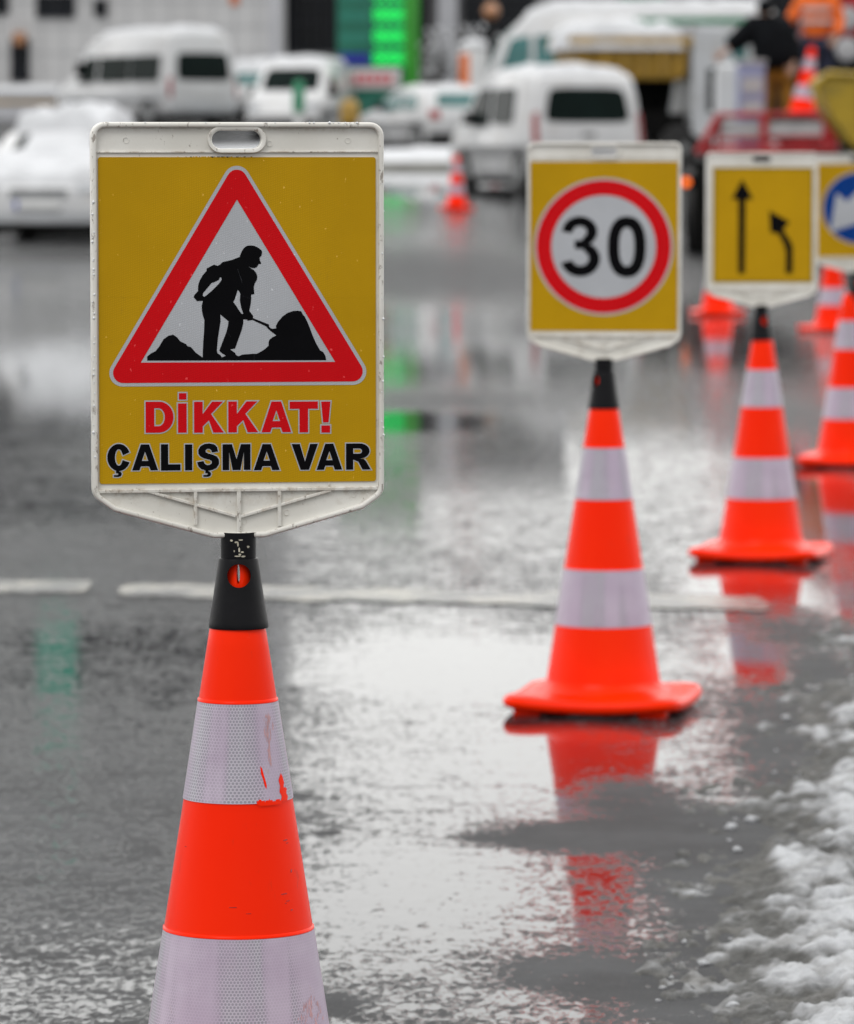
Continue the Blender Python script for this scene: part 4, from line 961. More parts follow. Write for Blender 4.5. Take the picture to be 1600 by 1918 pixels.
# -- snow covered car facing us (left edge)
def front_car():
    W = 1.76; r = .31
    prof = [(.0, .45), (-.02, .75), (.05, .95), (.6, 1.38), (1.0, 1.45), (1.8, 1.46), (2.35, 1.38), (3.1, .98), (3.85, .82), (4.12, .66), (4.18, .45), (4.14, .22)]+arch(3.4, r, .22)+[(2.6, .2), (1.4, .2)]+arch(.75, r, .22)+[(.05, .24)]
    x, y, z = at(72, 60); a = R(-90-6)
    b = Body('snowy_car', (x-4.15*math.cos(a), y-4.15*math.sin(a), z), a, prof, W, .9, 1.46, .18, .06, .05, 'carwhite', 'white car buried in snow, facing the camera at the left edge', 'car')
    b.patch('windscreen', -.72, .72, 1.02, 1.36, True, 'glass'); b.patch('rear_window', -.7, .7, 1.0, 1.3, False, 'glass')
    b.side('side_window', [(.8, .96), (1.45, .94), (1.45, 1.3), (1.0, 1.3)], 'glass', r=.05); b.side('door_window', [(1.6, .94), (2.85, .92), (2.35, 1.28), (1.6, 1.32)], 'glass', r=.05)
    for sg in (-1, 1): b.patch('headlight', sg*.72-.18, sg*.72+.14, .60, .76, True, 'headlight', .014, label='lamp lens dusted with snow')
    b.patch('grille', -.42, .42, .54, .66, True, 'steelgrey', .012); b.patch('bumper', -.96, .96, .24, .36, True, 'cargrey', .03)
    p = b.patch('number_plate', -.33, .33, .40, .51, True, 'plate', .04); b.patch('plate_strip', -.33, -.28, .40, .51, True, 'blueflat', .046, parent=p)
    b.mirror(2.55, .95); b.wheels((.75, 3.4), r, track=.89); b.under(.16, .4)
    b.snow(.5, 2.3, .26, 5); b.snow(2.9, 4.05, .14, 6, name='bonnet_snow'); b.snow(2.42, 2.95, .07, 8, .6, 'windscreen_snow')
front_car()
# -- round-roofed white van facing left
def delivery_van():
    W, H = 1.75, 1.9; r = .31
    prof = [(0, .4), (0, 1.2), (.1, 1.75), (.4, 1.9), (2.2, 1.9), (2.7, 1.75), (3.3, 1.1), (3.85, .95), (4.05, .6), (4.0, .24)]+arch(3.3, r, .24)+[(2.6, .22), (1.3, .22)]+arch(.75, r, .24)+[(.04, .26)]
    a = R(180+78); x, y, z = at(528, 112)
    b = Body('delivery_van', (x-4.0*math.cos(a), y-4.0*math.sin(a), z), a, prof, W, 1.0, H, .12, .05, .08, 'carwhite', 'white round roofed delivery van left of the green price sign', 'van')
    b.patch('windscreen', -.8, .8, 1.16, 1.68, True, 'glass'); b.side('door_window', [(2.2, 1.05), (3.1, 1.02), (2.65, 1.55), (2.2, 1.58)], 'glass')
    for sg in (-1, 1): b.patch('headlight', sg*.8-.15, sg*.8+.12, .66, .86, True, 'headlight', .014)
    b.patch('bumper', -.96, .96, .28, .46, True, 'trim', .04); b.mirror(2.9, 1.05); b.wheels((.75, 3.3), r); b.under(); b.snow(.1, 2.6, .10, 9)
delivery_van()
# -- minibus with pale sloping nose behind the tipper
def minibus():
    W, H = 2.3, 3.05; r = .42
    prof = [(0, .5), (0, 2.6), (.15, 3.0), (.5, 3.05), (5.2, 3.05), (5.7, 2.95), (6.4, 2.3), (6.7, 1.5), (6.8, .9), (6.75, .4)]+arch(5.4, r, .4)+[(4.4, .36), (2.0, .36)]+arch(1.3, r, .4)+[(.05, .4)]
    a = R(180-8); x, y, z = at(925, 112)
    b = Body('minibus', (x-6.6*math.cos(a), y-6.6*math.sin(a), z), a, prof, W, 1.4, H, .08, .05, .1, 'carwhite', 'white minibus with sloping nose and teal windows behind the snowy tipper truck', 'minibus')
    for i in range(5): b.side('side_window', [(.5+i*1.05, 1.55), (1.4+i*1.05, 1.55), (1.4+i*1.05, 2.45), (.5+i*1.05, 2.45)], 'tealglass')
    b.side('door_window', [(5.75, 1.5), (6.5, 1.5), (6.2, 2.35), (5.75, 2.45)], 'tealglass')
    b.patch('windscreen', -.9, .9, 1.6, 2.6, True, 'tealglass'); b.side('trim_strip', [(.2, 2.72), (3.2, 2.72), (3.2, 2.86), (.2, 2.86)], 'greenpaint', r=0); b.wheels((1.3, 5.4), r); b.under(.3, .6); b.snow(.2, 5.9, .16, 10)
minibus()
# -- tipper truck: ochre bed with snow, white cab
def tipper():
    Y = 88; root = empty('tipper_truck', at(1150, Y), R(8), 'tipper truck with ochre bed heaped with snow and a pale cab', 'truck')
    s = 102.; g = gz(Y); z = lambda py: ZZ(py, Y)-g; x = lambda px: (px-1150)/s
    m = MB(); zb, zt = z(150), z(80)
    m.add([(x(1050), -1.1, zt), (x(1272), -1.1, zt), (x(1272), 1.1, zt), (x(1050), 1.1, zt), (x(1066), -1.02, zb), (x(1262), -1.02, zb), (x(1262), 1.02, zb), (x(1066), 1.02, zb)], [(0, 1, 5, 4), (1, 2, 6, 5), (2, 3, 7, 6), (3, 0, 4, 7), (4, 5, 6, 7)])
    for i in range(6): q = x(1075)+i*(x(1255)-x(1075))/5; m.box(q-.04, q+.04, -1.14, -1.04, zb+.06, zt)
    m.box(x(1045), x(1275), -1.17, -1.02, zt-.05, zt+.08); m.box(x(1045), x(1275), 1.02, 1.17, zt-.05, zt+.08)
    bed = m.build('tipping_bed', 'ochre', root)
    n = 60; U, V = np.meshgrid(np.linspace(0, 1, n), np.linspace(0, 1, 24), indexing='ij'); E = np.minimum(np.minimum(U, 1-U), np.minimum(V, 1-V))
    Zs = zt+.02+np.clip(E/.12, 0, 1)**.5*(.06+.50*fbm(U*7, V*3, 4)); Zs = Zs-np.clip(.04-E, 0, 1)*4
    MB().grid(np.stack([x(1042)+U*(x(1262)-x(1042)), -1.2+V*2.4, Zs], -1)).build('snow_load', 'snow', bed, smooth=60)
    m = MB()
    for sy in (-.45, .45): m.box(x(1060), x(1345), sy-.06, sy+.06, .85, 1.1)
    m.box(x(1110), x(1240), -.3, .3, 1.1, zb); m.tube([(x(1235), -.5, 1.0), (x(1245), -.5, zb)], .09, 8); m.box(x(1190), x(1235), -1.0, -.5, .7, 1.15); m.build('chassis', 'chassis', root)
    m = MB(); pr = [(x(1276), .75), (x(1276), z(70)), (x(1284), z(60)), (x(1330), z(58)), (x(1346), z(80)), (x(1362), z(170)), (x(1364), .6), (x(1300), .6)]
    m.poly([pr], -1.12, 1.12); c = m.build('cab', 'cargrey', root, smooth=30)
    MB().poly([[(x(1304), z(210)), (x(1342), z(210)), (x(1340), z(130)), (x(1304), z(130))]], -1.128, -1.115).build('door_window', 'glass', c)
    MB().box(x(1306), x(1330), -1.36, -1.28, z(205), z(150), bev=.02).build('mirror', 'trim', c)
    MB().box(x(1280), x(1340), -1.0, 1.0, z(59), z(50), bev=.03).build('roof_snow', 'snow', c)
    MB().box(x(1275), x(1282), -1.05, 1.05, z(150), z(45)).build('headboard', 'board', root)
    for px in (1100, 1150, 1262, 1335):
        for sg in (-1, 1):
            mm = MB(); mm.lathe([(.28, -.14), (.44, -.14), (.47, -.1), (.47, .1), (.44, .14), (.28, .14)], 28, (x(px), sg*.92, .47), axis='y'); w = mm.build('wheel', 'tyre', root, smooth=40)
            MB().lathe([(.27, 0), (.22, -sg*.05), (.1, -sg*.02), (.08, sg*.06)], 20, (x(px), sg*1.03, .47), axis='y').build('rim', 'rim', w, smooth=40)
tipper()
# -- red flatbed truck
def flatbed():
    Y = 55; s = FPX/Y; g = gz(Y); z = lambda py: ZZ(py, Y)-g; x = lambda px: (px-1450)/s
    root = empty('flatbed_truck', at(1450, Y), R(-3), 'red railed flatbed truck behind the arrows sign, workers standing on it', 'truck')
    m = MB(); m.box(x(1312), x(1600), 0, 5.5, z(300), z(286)); m.box(x(1330), x(1580), .2, 5.3, z(318), z(300)); m.build('deck', 'steelgrey', root)
    m = MB()
    def bar(a, b, r=.028): m.tube([(x(a[0]), -.02, z(a[1])), (x(b[0]), -.02, z(b[1]))], r, 10)
    bar((1345, 216), (1560, 214), .035); bar((1322, 284), (1568, 278), .06); bar((1345, 262), (1565, 258), .028); bar((1348, 216), (1308, 288), .055); bar((1430, 214), (1431, 284), .045); bar((1545, 214), (1548, 280), .04)
    bar((1345, 218), (1345, 280), .03)
    m.box(x(1548), x(1574), -.09, .03, z(266), z(206), bev=.03)
    for py in (220, 262): m.tube([(x(1568), 0, z(py)), (x(1575), 5.3, z(py))], .03, 8)
    m.build('rear_rail', 'redsteel', root, smooth=40)
    for a, b in ((1350, 1424), (1438, 1540)): MB().box(x(a), x(b), 0, .03, z(254), z(228), bev=.004).build('side_board', 'board', root)
    m = MB(); m.box(x(1300), x(1318), -.05, .5, z(470), z(300)); m.box(x(1582), x(1600), -.05, .5, z(470), z(300)); m.box(x(1325), x(1585), .4, .6, z(420), z(318)); m.box(x(1370), x(1540), .6, 5.0, z(395), z(318)); m.build('mudguard', 'chassis', root)
    for sx in (1318, 1582):
        for yy in (.9, 4.6):
            mm = MB(); mm.lathe([(.3, -.2), (.46, -.2), (.49, -.15), (.49, .15), (.46, .2), (.3, .2)], 28, (x(sx), yy, .49), axis='x'); w = mm.build('wheel', 'tyre', root, smooth=40)
            MB().lathe([(.29, 0), (.2, .04), (.08, .06)], 20, (x(sx)+(.16 if sx > 1450 else -.22), yy, .49), axis='x').build('rim', 'rim', w, smooth=40)
    mm = MB(); mm.box(x(1272), x(1300), -.02, .06, z(352), z(330), bev=.01); mm.build('lamp_bracket', 'chassis', root)
    MB().lathe([(.048, .0), (.045, -.03), (.02, -.04)], 20, (x(1285), -.02, z(341)), axis='y').build('marker_lamp', 'orangelamp', root, smooth=50)
    # cab far end
    m = MB(); m.box(x(1345), x(1595), 5.6, 7.3, .5, 2.3, bev=.12); m.build('cab', 'cargrey', root, smooth=40)
    return z(286)+g, Y
DECK, FY = flatbed()
def deckobj(name, label, cat): return empty(name, (0, 0, 0), 0, label, cat)
def on(px, Y): return XX(px, Y)
# boxes on deck
r = empty('storage_box', (on(1405, 55.8), 55.8, DECK), R(4), 'tall blue grey plastic box on the truck bed beside the person in black', 'box')
h = ZZ(112, 55.8)-DECK; MB().box(-.155, .155, -.15, .15, .012, h-.05, bev=.02).build('box_body', 'bluebox', r, smooth=40)
MB().box(-.17, .17, -.165, .165, h-.05, h, bev=.012).build('lid', 'board', r, smooth=40)
m = MB()
for k in range(3): m.box(-.12, .12, -.158, -.151, .15+k*.27, .33+k*.27)
m.build('label_panel', 'board', r)
for sx in (-.11, .11): MB().box(sx-.03, sx+.03, -.12, .12, 0, .012).build('foot', 'trim', r)
# black chest carrying the cone
zc = ZZ(222, 55.4)
r = empty('tool_chest', (on(1500, 55.4), 55.4, DECK), R(-3), 'black tool chest on the truck bed under the leaning cone', 'chest')
MB().box(-.24, .24, -.25, .25, 0, zc-DECK-.06, bev=.02).build('chest_body', 'chassis', r, smooth=40); MB().box(-.25, .25, -.26, .26, zc-DECK-.06, zc-DECK, bev=.02).build('lid', 'trim', r, smooth=40); MB().tube([(-.07, -.27, .3), (.07, -.27, .3)], .012, 8).build('handle', 'steelgrey', r)
put_cone(1500, 55.4, 15, 'traffic cone leaning on top of the truck bed, high at the upper right', z=zc, s=1.2, tilt=R(9))

r = empty('covered_bundle', (on(1522, 58.2), 58.2, DECK), 0, 'black covered bundle of gear behind the leaning cone on the truck bed', 'bundle')
hb = ZZ(108, 58.2)-DECK; MB().blob((0, 0, hb*.47), (.62, .40, hb*.56), sub=4, rough=.10, seed=5).build('black_cover', 'black_cloth', r, smooth=80)
MB().tube([(.6*math.cos(a), .41*math.sin(a), hb*.42+.03*math.sin(3*a)) for a in np.linspace(0, 2*math.pi, 40)[:-1]], .012, 6, closed=True).build('tie_rope', 'steelgrey', r)
# ------------------------------------------------------------------ people
def skin(name, pts, edges, radii, mat, parent, root=0, sub=2):
    me = bpy.data.meshes.new(name); me.from_pydata([tuple(p) for p in pts], edges, []); o = bpy.data.objects.new(name, me); COL.objects.link(o)
    sk = o.modifiers.new('skin', 'SKIN'); sk.use_smooth_shade = True
    for i, d in enumerate(me.skin_vertices[0].data):
        rr = radii[i]; d.radius = rr if isinstance(rr, tuple) else (rr, rr); d.use_root = (i == root)
    ss = o.modifiers.new('sub', 'SUBSURF'); ss.levels = sub; ss.render_levels = sub
    dg = bpy.context.evaluated_depsgraph_get(); dg.update(); nm = bpy.data.meshes.new_from_object(o.evaluated_get(dg)); o.modifiers.clear(); o.data = nm; nm.name = name
    nm.materials.clear(); nm.materials.append(M[mat]); nm.polygons.foreach_set('use_smooth', [True]*len(nm.polygons)); o.parent = parent; return o
def person(px, Y, z0, rz, J, mats, label, hood=False, stripes=False):
    """J: joints in local metres (x right, y away, z up)"""
    root = empty('person', (on(px, Y), Y, z0), rz, label, 'person')
    names = list(J); V = [J[k] for k in names]; I = {k: i for i, k in enumerate(names)}
    E = [('pelvis', 'belly'), ('belly', 'chest'), ('chest', 'neck'), ('neck', 'jaw'), ('jaw', 'skull'), ('skull', 'crown')]
    for s in 'LR': E += [('chest', 'sh'+s), ('sh'+s, 'el'+s), ('el'+s, 'wr'+s), ('wr'+s, 'palm'+s), ('pelvis', 'hip'+s), ('hip'+s, 'kn'+s), ('kn'+s, 'an'+s), ('an'+s, 'toe'+s)]
    rad = dict(pelvis=(.13, .10), belly=(.13, .10), chest=(.16, .11), neck=.055, jaw=(.065, .075), skull=(.082, .095), crown=(.05, .06), sh=.06, el=.042, wr=.027, palm=(.036, .016), hip=.085, kn=.055, an=.04, toe=.04)
    R_ = [rad.get(k, rad.get(k[:-1])) for k in names]
    pts = [Vector(v) for v in V]; ed = [(I[a], I[b]) for a, b in E]; rr = list(R_)
    for s in 'LR':   # five fingers rooted in the palm
        p = Vector(J['palm'+s]); w = Vector(J['wr'+s]); d = (p-w).normalized(); sd_ = d.cross(Vector((0, 1, 0))); sd_ = sd_.normalized() if sd_.length > .1 else Vector((1, 0, 0)); dn = sd_.cross(d)
        for k, (off, ln) in enumerate([(-.030, .070), (-.010, .082), (.010, .078), (.029, .062)]):
            a = p+d*.035+sd_*off; b_ = a+d*ln*.5+dn*.006; c = b_+(d*.7+dn*.6).normalized()*ln*.5; n = len(pts); pts += [a, b_, c]; rr += [.0095, .009, .007]; ed += [(I['palm'+s], n), (n, n+1), (n+1, n+2)]
        a = p-d*.01-sd_*.035; b_ = a+(d*.6-sd_*.7).normalized()*.04; n = len(pts); pts += [a, b_, b_+d*.03]; rr += [.011, .0105, .009]; ed += [(I['palm'+s], n), (n, n+1), (n+1, n+2)]
    body = skin('body', pts, ed, rr, 'skin', root, I['pelvis'])
    # face: eyes, nose, ears
    sk = Vector(J['skull']); up = (Vector(J['crown'])-Vector(J['jaw'])).normalized(); f = Vector(J['face']).normalized() if 'face' in J else Vector((0, -1, 0))
    return root, J, I
def clothed(root, J, top, legs, hair, hood=None, stripe=False):
    g = lambda k: Vector(J[k])
    ks = ['pelvis', 'belly', 'chest', 'collar', 'shL', 'elL', 'cufL', 'shR', 'elR', 'cufR']
    P = {k: (g(k) if k in J else None) for k in ks}; P['collar'] = g('chest').lerp(g('neck'), .75); P['cufL'] = g('elL').lerp(g('wrL'), .9); P['cufR'] = g('elR').lerp(g('wrR'), .9); P['pelvis'] = g('pelvis')+Vector((0, 0, -.05))
    ix = {k: i for i, k in enumerate(ks)}; E = [('pelvis', 'belly'), ('belly', 'chest'), ('chest', 'collar')]+[('chest', 'shL'), ('shL', 'elL'), ('elL', 'cufL'), ('chest', 'shR'), ('shR', 'elR'), ('elR', 'cufR')]
    bk = 1.85 if hood else 1.0; rd = [(.19*bk, .15*bk), (.185*bk, .15*bk), (.215*bk, .165*bk), .085*bk, .095*bk, .072*bk, .06*bk, .095*bk, .072*bk, .06*bk]
    j = skin('jacket', [P[k] for k in ks], [(ix[a], ix[b]) for a, b in E], rd, top, root)
    ks = ['pelvis', 'hipL', 'knL', 'anL', 'hipR', 'knR', 'anR']; ix = {k: i for i, k in enumerate(ks)}
    skin('trousers', [g(k) for k in ks], [(0, 1), (1, 2), (2, 3), (0, 4), (4, 5), (5, 6)], [(.165, .135), .115, .078, .065, .115, .078, .065], legs, root)
    for s in 'LR':
        skin('boot', [g('an'+s)+Vector((0, 0, .06)), g('an'+s), g('toe'+s)], [(0, 1), (1, 2)], [.06, .062, .05], 'trim', root)
    sk = g('skull'); cr_ = g('crown'); fd = Vector(J['facedir'])
    c = sk.lerp(cr_, .35)-fd*.018; MB().blob(tuple(c), (.098, .108, .10), sub=3, rough=.03).build('hair' if not hood else 'hood', hair, root, smooth=70)
    m = MB(); sd_ = fd.cross(Vector((0, 0, 1))).normalized(); nose = sk+fd*.098-Vector((0, 0, .03)); m.blob(tuple(nose), (.014, .014, .022), sub=1, rough=0)
    for q in (-1, 1):
        m.blob(tuple(sk+sd_*.088*q-Vector((0, 0, .02))), (.012, .016, .03), sub=1, rough=0)
    m.build('nose_and_ears', 'skin', root, smooth=80)
    m = MB()
    for q in (-1, 1): m.blob(tuple(sk+fd*.086+sd_*.032*q), (.011, .011, .008), sub=1, rough=0)
    m.blob(tuple(sk+fd*.082-Vector((0, 0, .065))), (.024, .01, .006), sub=1, rough=0); m.build('eyes_and_mouth', 'hair', root, smooth=80)
    if stripe:
        m = MB()
        for t in (.25, .85):
            c = g('belly').lerp(g('chest'), t); m.lathe([(.205, -.025), (.212, -.02), (.212, .02), (.205, .025)], 32, tuple(c), caps=False)
        m.build('reflective_stripe', 'stripe', j, smooth=50).scale = (1, .82, 1)
def standing(lean=0.0, face=(0, -1, 0)):
    J = dict(pelvis=(0, 0, .93), belly=(0+lean*.12, 0, 1.08), chest=(lean*.35, 0, 1.32), neck=(lean*.48, -.01, 1.47), jaw=(lean*.56, -.04, 1.54), skull=(lean*.60, -.03, 1.61), crown=(lean*.63, -.01, 1.68),
             shL=(lean*.38-.19, 0, 1.40), elL=(lean*.5-.30, -.08, 1.18), wrL=(lean*.6-.42, -.18, 1.02), palmL=(lean*.6-.48, -.21, .97),
             shR=(lean*.38+.19, 0, 1.40), elR=(lean*.3+.27, -.02, 1.14), wrR=(lean*.25+.24, -.2, .96), palmR=(lean*.25+.22, -.25, .92),
             hipL=(-.10, 0, .88), knL=(-.12, -.02, .48), anL=(-.13, .0, .09), toeL=(-.14, -.14, .035), hipR=(.10, 0, .88), knR=(.11, -.02, .48), anR=(.12, .02, .09), toeR=(.13, -.12, .035))
    return J
J = standing(-.25); J.update(elL=(-.46, -.05, 1.25), wrL=(-.60, -.12, 1.13), palmL=(-.66, -.15, 1.08)); fj = dict(J)
root, _, _ = person(1455, 56.3, DECK+.06, R(0), J, None, 'person in a bulky black jacket on the red truck, one arm reaching left'); J['facedir'] = (-.3, .95, 0); clothed(root, J, 'black_cloth', 'ochre_cloth', 'black_cloth', hood=True)
J = standing(.0); root, _, _ = person(1530, 57.4, DECK+.42, R(-10), J, None, 'worker in an orange high visibility jacket and dark trousers, top right'); J['facedir'] = (.1, -.99, 0); clothed(root, J, 'hivis', 'navy_cloth', 'hair', stripe=True)
MB().box(on(1492, 57.4), on(1568, 57.4), 57.0, 57.8, DECK, DECK+.42, bev=.01).build('timber_crate', 'steelgrey')
tag(bpy.data.objects['timber_crate'], 'grey crate on the truck bed under the worker in orange', 'crate')

# -- yellow loader bucket on the right
def loader():
    Y = 51; x = lambda px: XX(px, Y); z = lambda py: ZZ(py, Y)
    root = empty('loader_bucket', (x(1600), Y, gz(Y)), 0, 'yellow steel loader bucket reaching in at the right edge above the blue sign', 'loader')
    g = gz(Y); X0 = x(1600)
    pr = [(x(1528), z(150)), (x(1548), z(137)), (x(1700), z(146)), (x(1760), z(200)), (x(1720), z(290)), (x(1640), z(300)), (x(1590), z(262)), (x(1556), z(215))]
    pr = roundpoly([(a-X0, b-g) for a, b in pr], .05, 4)
    m = MB(); m.poly([pr], -.05, 1.2); m.build('bucket', 'yelsteel', root, smooth=40)
    m = MB(); m.tube([(x(1532)-X0, -.07, z(200)-g), (x(1526)-X0, -.07, z(158)-g), (x(1548)-X0, -.07, z(138)-g), (x(1700)-X0, -.07, z(147)-g)], .035, 10); m.build('cutting_edge', 'yelsteel', root, smooth=40)
    m = MB(); m.box(x(1680)-X0, x(1720)-X0, .3, .9, .6, z(250)-g); m.build('lift_arm', 'yelsteel', root)
    m = MB(); m.box(x(1670)-X0, x(1880)-X0, .1, 2.2, .5, 1.5, bev=.08); m.build('engine_housing', 'yelsteel', root, smooth=40)
    for px in (1710, 1850): MB().lathe([(.3, -.15), (.5, -.15), (.55, 0), (.5, .15), (.3, .15)], 28, (x(px)-X0, -.05, .55), axis='y').build('wheel', 'tyre', root, smooth=40)
loader()
# -- red machine with round white lamps, upper right
def redmachine():
    Y = 64; x = lambda px: XX(px, Y); g = gz(Y); z = lambda py: ZZ(py, Y)-g; X0 = x(1585)
    root = empty('red_truck', (X0, Y, g), 0, 'red truck rear with round white lamps at the top right corner', 'truck')
    m = MB(); m.box(x(1540)-X0, x(1760)-X0, 0, 4, z(70), z(-160), bev=.05); m.build('body', 'redsteel', root, smooth=40)
    m = MB(); m.box(x(1545)-X0, x(1750)-X0, .1, 4, .5, z(72)); m.build('chassis', 'chassis', root)
    for py in (34, 92):
        m = MB(); m.lathe([(.16, .0), (.155, -.05), (.08, -.07)], 24, (x(1586)-X0, -.02, z(py)), axis='y'); m.build('lamp', 'board', root, smooth=40)
    for px in (1570, 1730): MB().lathe([(.3, -.15), (.45, -.15), (.5, 0), (.45, .15), (.3, .15)], 24, (x(px)-X0, .6, .5), axis='x').build('wheel', 'tyre', root, smooth=40)
redmachine()

# ================================================================== PYLON, BARREL, SHRUB, POSTS
def pylon():
    Y = 116; x = lambda px: XX(px, Y); g = gz(Y); z = lambda py: ZZ(py, Y)-g; X0 = x(708)
    root = empty('price_pylon', (X0, Y, g), 0, 'tall green fuel price pylon with glowing green digits', 'price sign')
    q = lambda px: x(px)-X0
    MB().box(q(632), q(757), -.2, .2, -.3, z(-185), bev=.02).build('panel', 'pylon', root, smooth=30); MB().box(q(757.3), q(785), -.24, .24, -.3, z(-195), bev=.02).build('edge_panel', 'pylonedge', root, smooth=30)
    for py in (108, 68, 28, -12, -52):
        # four seven-segment digits, all segments as bars
        m = MB(); h = .28; w = .15
        for k in range(4):
            cx = q(708)+k*.195; cz = z(py)
            for zz_ in (-h/2, 0, h/2): m.box(cx-w/2+.02, cx+w/2-.02, -.225, -.205, cz+zz_-.028, cz+zz_+.028)
            for xx_ in (-w/2, w/2):
                for s_ in (-1, 1): m.box(cx+xx_-.026, cx+xx_+.026, -.225, -.205, cz+s_*h/4-.035, cz+s_*h/4+.035)
        m.build('price_digits', 'led', root)
        MB().box(q(637), q(692), -.212, -.2, z(py+14), z(py-8)).build('name_bar', 'navy' if py == 108 else 'pylonteal', root)
    MB().box(q(640), q(750), -.24, -.2, z(166), z(128), bev=.01).build('logo_board', 'plate', root); 
    m = MB()
    for a in range(5): m.box(q(664+a*15), q(676+a*15), -.25, -.24, z(157), z(139), bev=.006)
    m.build('logo_print', 'logo_red', root)
    MB().box(q(640), q(752), -.235, -.2, z(230), z(178)).build('lower_panel', 'pylonteal', root)
    MB().box(q(625), q(790), -.4, .4, -.1, .12).build('plinth', 'concrete', root)
    # upper brand area (seen only as a reflection in the wet road)
    MB().box(q(636), q(753), -.23, -.2, z(-175), z(-90)).build('top_panel', 'pylonedge', root)
pylon()
def barrel():
    Y = 109; r = empty('barrel_post', at(888, Y), 0, 'stout orange and white post capped with snow behind the hatchback', 'post')
    h = ZZ(88, Y)-gz(Y); MB().lathe([(.33, 0), (.33, h*.97), (.31, h)], 40).build('drum', 'plate', r, smooth=40)
    m = MB(); m.lathe([(.335, 0), (.335, h*.93)], 40, caps=False)
    bm = bmesh.new(); o = m.build('orange_panel', 'orangepaint', r, smooth=40); bm.from_mesh(o.data); bmesh.ops.delete(bm, geom=[f for f in bm.faces if f.calc_center_median().x > -.1], context='FACES'); bm.to_mesh(o.data); bm.free()
    MB().blob((0, 0, h+.03), (.36, .36, .15), sub=3, rough=.08).build('snow_cap', 'snow', r, smooth=80)
barrel()
def globe_lamp():
    Y = 125; r = empty('globe_lamp', at(920, Y), 0, 'amber globe lamp on a dark post in front of the dark shopfront', 'lamp post')
    h = ZZ(22, Y)-gz(Y); MB().lathe([(.12, 0), (.07, .2), (.05, .3), (.05, h-.25), (.1, h-.2)], 16).build('post', 'trim', r, smooth=40); MB().lathe([(.02, h-.22), (.15, h-.17), (.23, h), (.17, h+.16), (.05, h+.22)], 24).build('globe', 'lampglobe', r, smooth=80)
globe_lamp()
def shrub(px, Y, top, wpx, label, n=60, seed=1):
    rs = random.Random(seed); r = empty('bare_shrub', at(px, Y), 0, label, 'shrub'); h = ZZ(top, Y)-gz(Y); w = wpx/(FPX/Y)/2
    m = MB(); sn = MB()
    for i in range(n):
        a = rs.uniform(0, 2*math.pi); rr = w*rs.random()**.5; p1 = Vector((rr*math.cos(a), rr*math.sin(a)*.6, h*(.65+.35*rs.random()))); p0 = Vector((rr*.12*math.cos(a), rr*.12*math.sin(a), 0)); pm = p0.lerp(p1, .5)+Vector((rs.uniform(-.1, .1), rs.uniform(-.1, .1), .1))
        m.tube([p0, pm, p1], [.022, .014, .005], 5)
        for k in range(3):
            q = pm.lerp(p1, rs.random()); e = q+Vector((rs.uniform(-.25, .25), rs.uniform(-.2, .2), rs.uniform(.0, .3))); m.tube([q, e], [.008, .003], 4)
            if rs.random() < .6: sn.blob(tuple(e), (.05+.06*rs.random(), .06, .03+.03*rs.random()), sub=1, rough=.2, seed=i*7+k)
    m.build('branch', 'twig', r); sn.build('snow_tuft', 'snow', r, smooth=80)
shrub(815, 122, 62, 75, 'leafless shrub dusted with snow beside the green price pylon', 60, 3); shrub(880, 128, 50, 90, 'leafless snowy shrub below the amber globe lamp', 60, 5)
def small_post(px, Y, top, label, a, b_, name='bollard', w=.11):
    r = empty(name, at(px, Y), 0, label, 'bollard'); h = ZZ(top, Y)-gz(Y)
    MB().lathe([(w, 0), (w, h*.55), (w*.9, h*.56)], 20).build('shaft', a, r, smooth=40); MB().lathe([(w*1.35, h*.55), (w*1.5, h*.7), (w*1.3, h*.95), (w*.5, h)], 20).build('head', b_, r, smooth=60)
small_post(655, 103, 186, 'short dark bollard with ochre head left of the hatchback', 'navy_cloth', 'ochre', w=.14)
small_post(560, 104, 150, 'pale post with green head in front of the delivery van', 'plate', 'greenpaint', w=.09)

# ================================================================== BUILDINGS
def building(name, label, px0, px1, Y, pytop, mat, depth=14):
    x0, x1 = XX(px0, Y), XX(px1, Y); g = gz(Y)
    root = empty(name, ((x0+x1)/2, Y, g), 0, label, 'building'); cx = (x0+x1)/2; H = ZZ(pytop, Y)-g
    MB().box(x0-cx, x1-cx, 0, depth, -1.5, H).build('wall', mat, root)
    MB().box(x0-cx-.15, x1-cx+.15, -.15, depth+.15, H+.003, H+.35).build('roof', 'concrete', root)
    return root, cx, g, lambda px: XX(px, Y)-cx, lambda py: ZZ(py, Y)-g, H
def win(root, a, b, c, d, mull=0, mat='darkglass', rows=1):
    m = MB(); m.box(a, b, -.05, -.003, c, d); w = m.build('window', mat, root)
    m = MB(); t = .05
    m.box(a-t, b+t, -.09, -.052, d, d+t); m.box(a-t, b+t, -.09, -.052, c-t, c); m.box(a-t, a, -.088, -.052, c, d); m.box(b, b+t, -.088, -.052, c, d)
    for k in range(1, mull+1): q = a+(b-a)*k/(mull+1); m.box(q-t/2, q+t/2, -.08, -.052, c, d)
    for k in range(1, rows): q = c+(d-c)*k/rows; m.box(a, b, -.078, -.052, q-t/2, q+t/2)
    m.build('window_frame', 'mullion', w)
b, cx, g, X, Z, H = building('office_building', 'large pale panelled building filling the upper left background', -900, 519, 150, -980, 'facade')
win(b, X(72), X(140), Z(30), Z(-8), 1); win(b, X(-40), X(16), Z(24), Z(-12), 0); win(b, X(180), X(200), Z(28), Z(0)); win(b, X(-160), X(-80), Z(30), Z(-8), 1)
win(b, X(24), X(54), Z(150), Z(74), 0)
MB().box(X(28), X(50), -.3, -.06, Z(84), Z(60), bev=.03).build('wall_lamp', 'lampglobe', b)
m = MB()
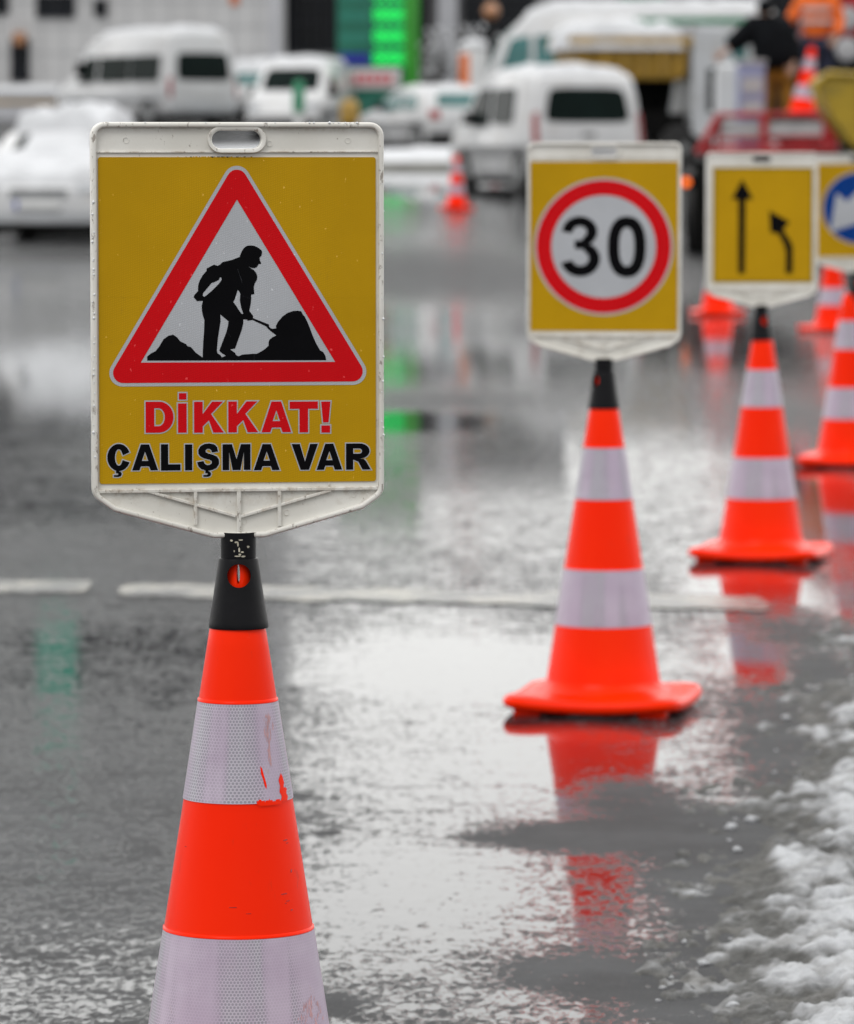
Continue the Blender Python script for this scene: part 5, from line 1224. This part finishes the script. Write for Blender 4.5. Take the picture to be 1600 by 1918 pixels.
for px in range(-840, 519, 40): m.box(X(px)-.02, X(px)+.02, -.012, -.003, 0, Z(-12))
for py in (100, 50, 2): m.box(X(-895), X(515), -.014, -.003, Z(py)-.02, Z(py)+.02)
m.build('panel_joint', 'facade2', b)
MB().box(X(505), X(519)+.1, -.25, -.003, 0, H-.002).build('corner_pillar', 'column', b)
MB().box(X(432), X(448), -.05, -.015, Z(9), Z(-12)).build('small_sign', 'orangepaint', b)
MB().box(X(-890), X(500), -.045, -.004, Z(-24), Z(-310)).build('added_dark_cladding', 'mullion', b); MB().box(X(-890), X(500), -.045, -.004, Z(-312), Z(-640)).build('added_upper_cladding', 'concrete', b); MB().box(X(-890), X(500), -.045, -.004, Z(-642), Z(-975)).build('added_upper_cladding', 'facade2', b)  # unseen slabs above view, added to set the tone of the road's reflection
for row, (c, d) in enumerate([(-60, -150), (-190, -290)]):
    for k in range(12): a = -880+k*112; win(b, X(a), X(a+96), Z(c), Z(d), 1)
for row, (c, d) in enumerate([(-380, -480), (-560, -640), (-700, -760)]):
    for k in range(12): a = -880+k*112; win(b, X(a+4), X(a+100), Z(c), Z(d), 1)
MB().box(X(66), X(140), -.5, -.1, Z(-330), Z(-900), bev=.05).build('teal_light_strip', 'teallamp', b)
b, cx, g, X, Z, H = building('glass_fronted_building', 'dark glass fronted building behind the green pylon and white column', 521, 1060, 160, -150, 'concrete')
for a, c_ in ((528, 640), (650, 800), (872, 1000)):
    win(b, X(a), X(c_), Z(96), Z(-60), 5, rows=3)
for a, c_ in ((528, 640), (650, 800), (872, 1000)): win(b, X(a), X(c_), Z(-70), Z(-135), 5)
MB().box(X(820), X(856), -1.0, -.3, 0, H-.2, bev=.03).build('column', 'column', b)
MB().box(X(528), X(1000), -.4, -.1, Z(124), Z(100)).build('sill_panel', 'concrete', b)
MB().box(X(521), X(1060), -.3, -.003, Z(-150), Z(-138)).build('fascia', 'column', b)
b, cx, g, X, Z, H = building('pale_hall', 'pale grey ribbed hall behind the trucks at the upper right', 1065, 2100, 172, -60, 'facade2')
m = MB()
for k in range(60): m.box(X(1075)+k*.32, X(1075)+k*.32+.10, -.03, -.003, 0, Z(-50))
m.build('cladding_rib', 'facade', b)
for py in (10, 40): MB().box(X(1070), X(1400), -.12, -.035, Z(py), Z(py-9)).build('horizontal_band', 'concrete', b)
MB().box(X(1306), X(1332), -.2, -.13, Z(38), Z(12)).build('poster', 'magenta', b); MB().box(X(1306), X(1332), -.2, -.13, Z(56), Z(40)).build('poster', 'yelsteel', b)
MB().box(X(1340), X(1356), -.3, -.13, Z(70), Z(10)).build('downpipe', 'redsteel', b)
win(b, X(1360), X(1400), Z(60), Z(-20), 1); win(b, X(1440), X(1540), Z(60), Z(-20), 2); win(b, X(1160), X(1245), Z(14), Z(-30), 2, 'greenpaint')
# low snowy wall in front of the left building
Y = 130; m = MB(); x0, x1 = XX(-600, Y), XX(110, Y); r = empty('low_wall', ((x0+x1)/2, Y, gz(Y)), 0, 'low wall with snow on top before the pale building, far left', 'wall')
hw = (x1-x0)/2; top = ZZ(172, Y)-gz(Y); MB().box(-hw, hw, 0, .3, -.3, top).build('wall_body', 'column', r); MB().box(-hw, hw, -.04, -.003, top-.32, top-.24).build('yellow_line', 'ochre', r)
U, V = np.meshgrid(np.linspace(-hw, hw, 160), np.linspace(0, 1, 8), indexing='ij')
MB().grid(np.stack([U, -.06+.42*V, top-.02+np.sin(np.pi*V)**.5*(.16+.1*fbm(U*2, V, 3))], -1)).build('snow_cap', 'snow', r, smooth=60)
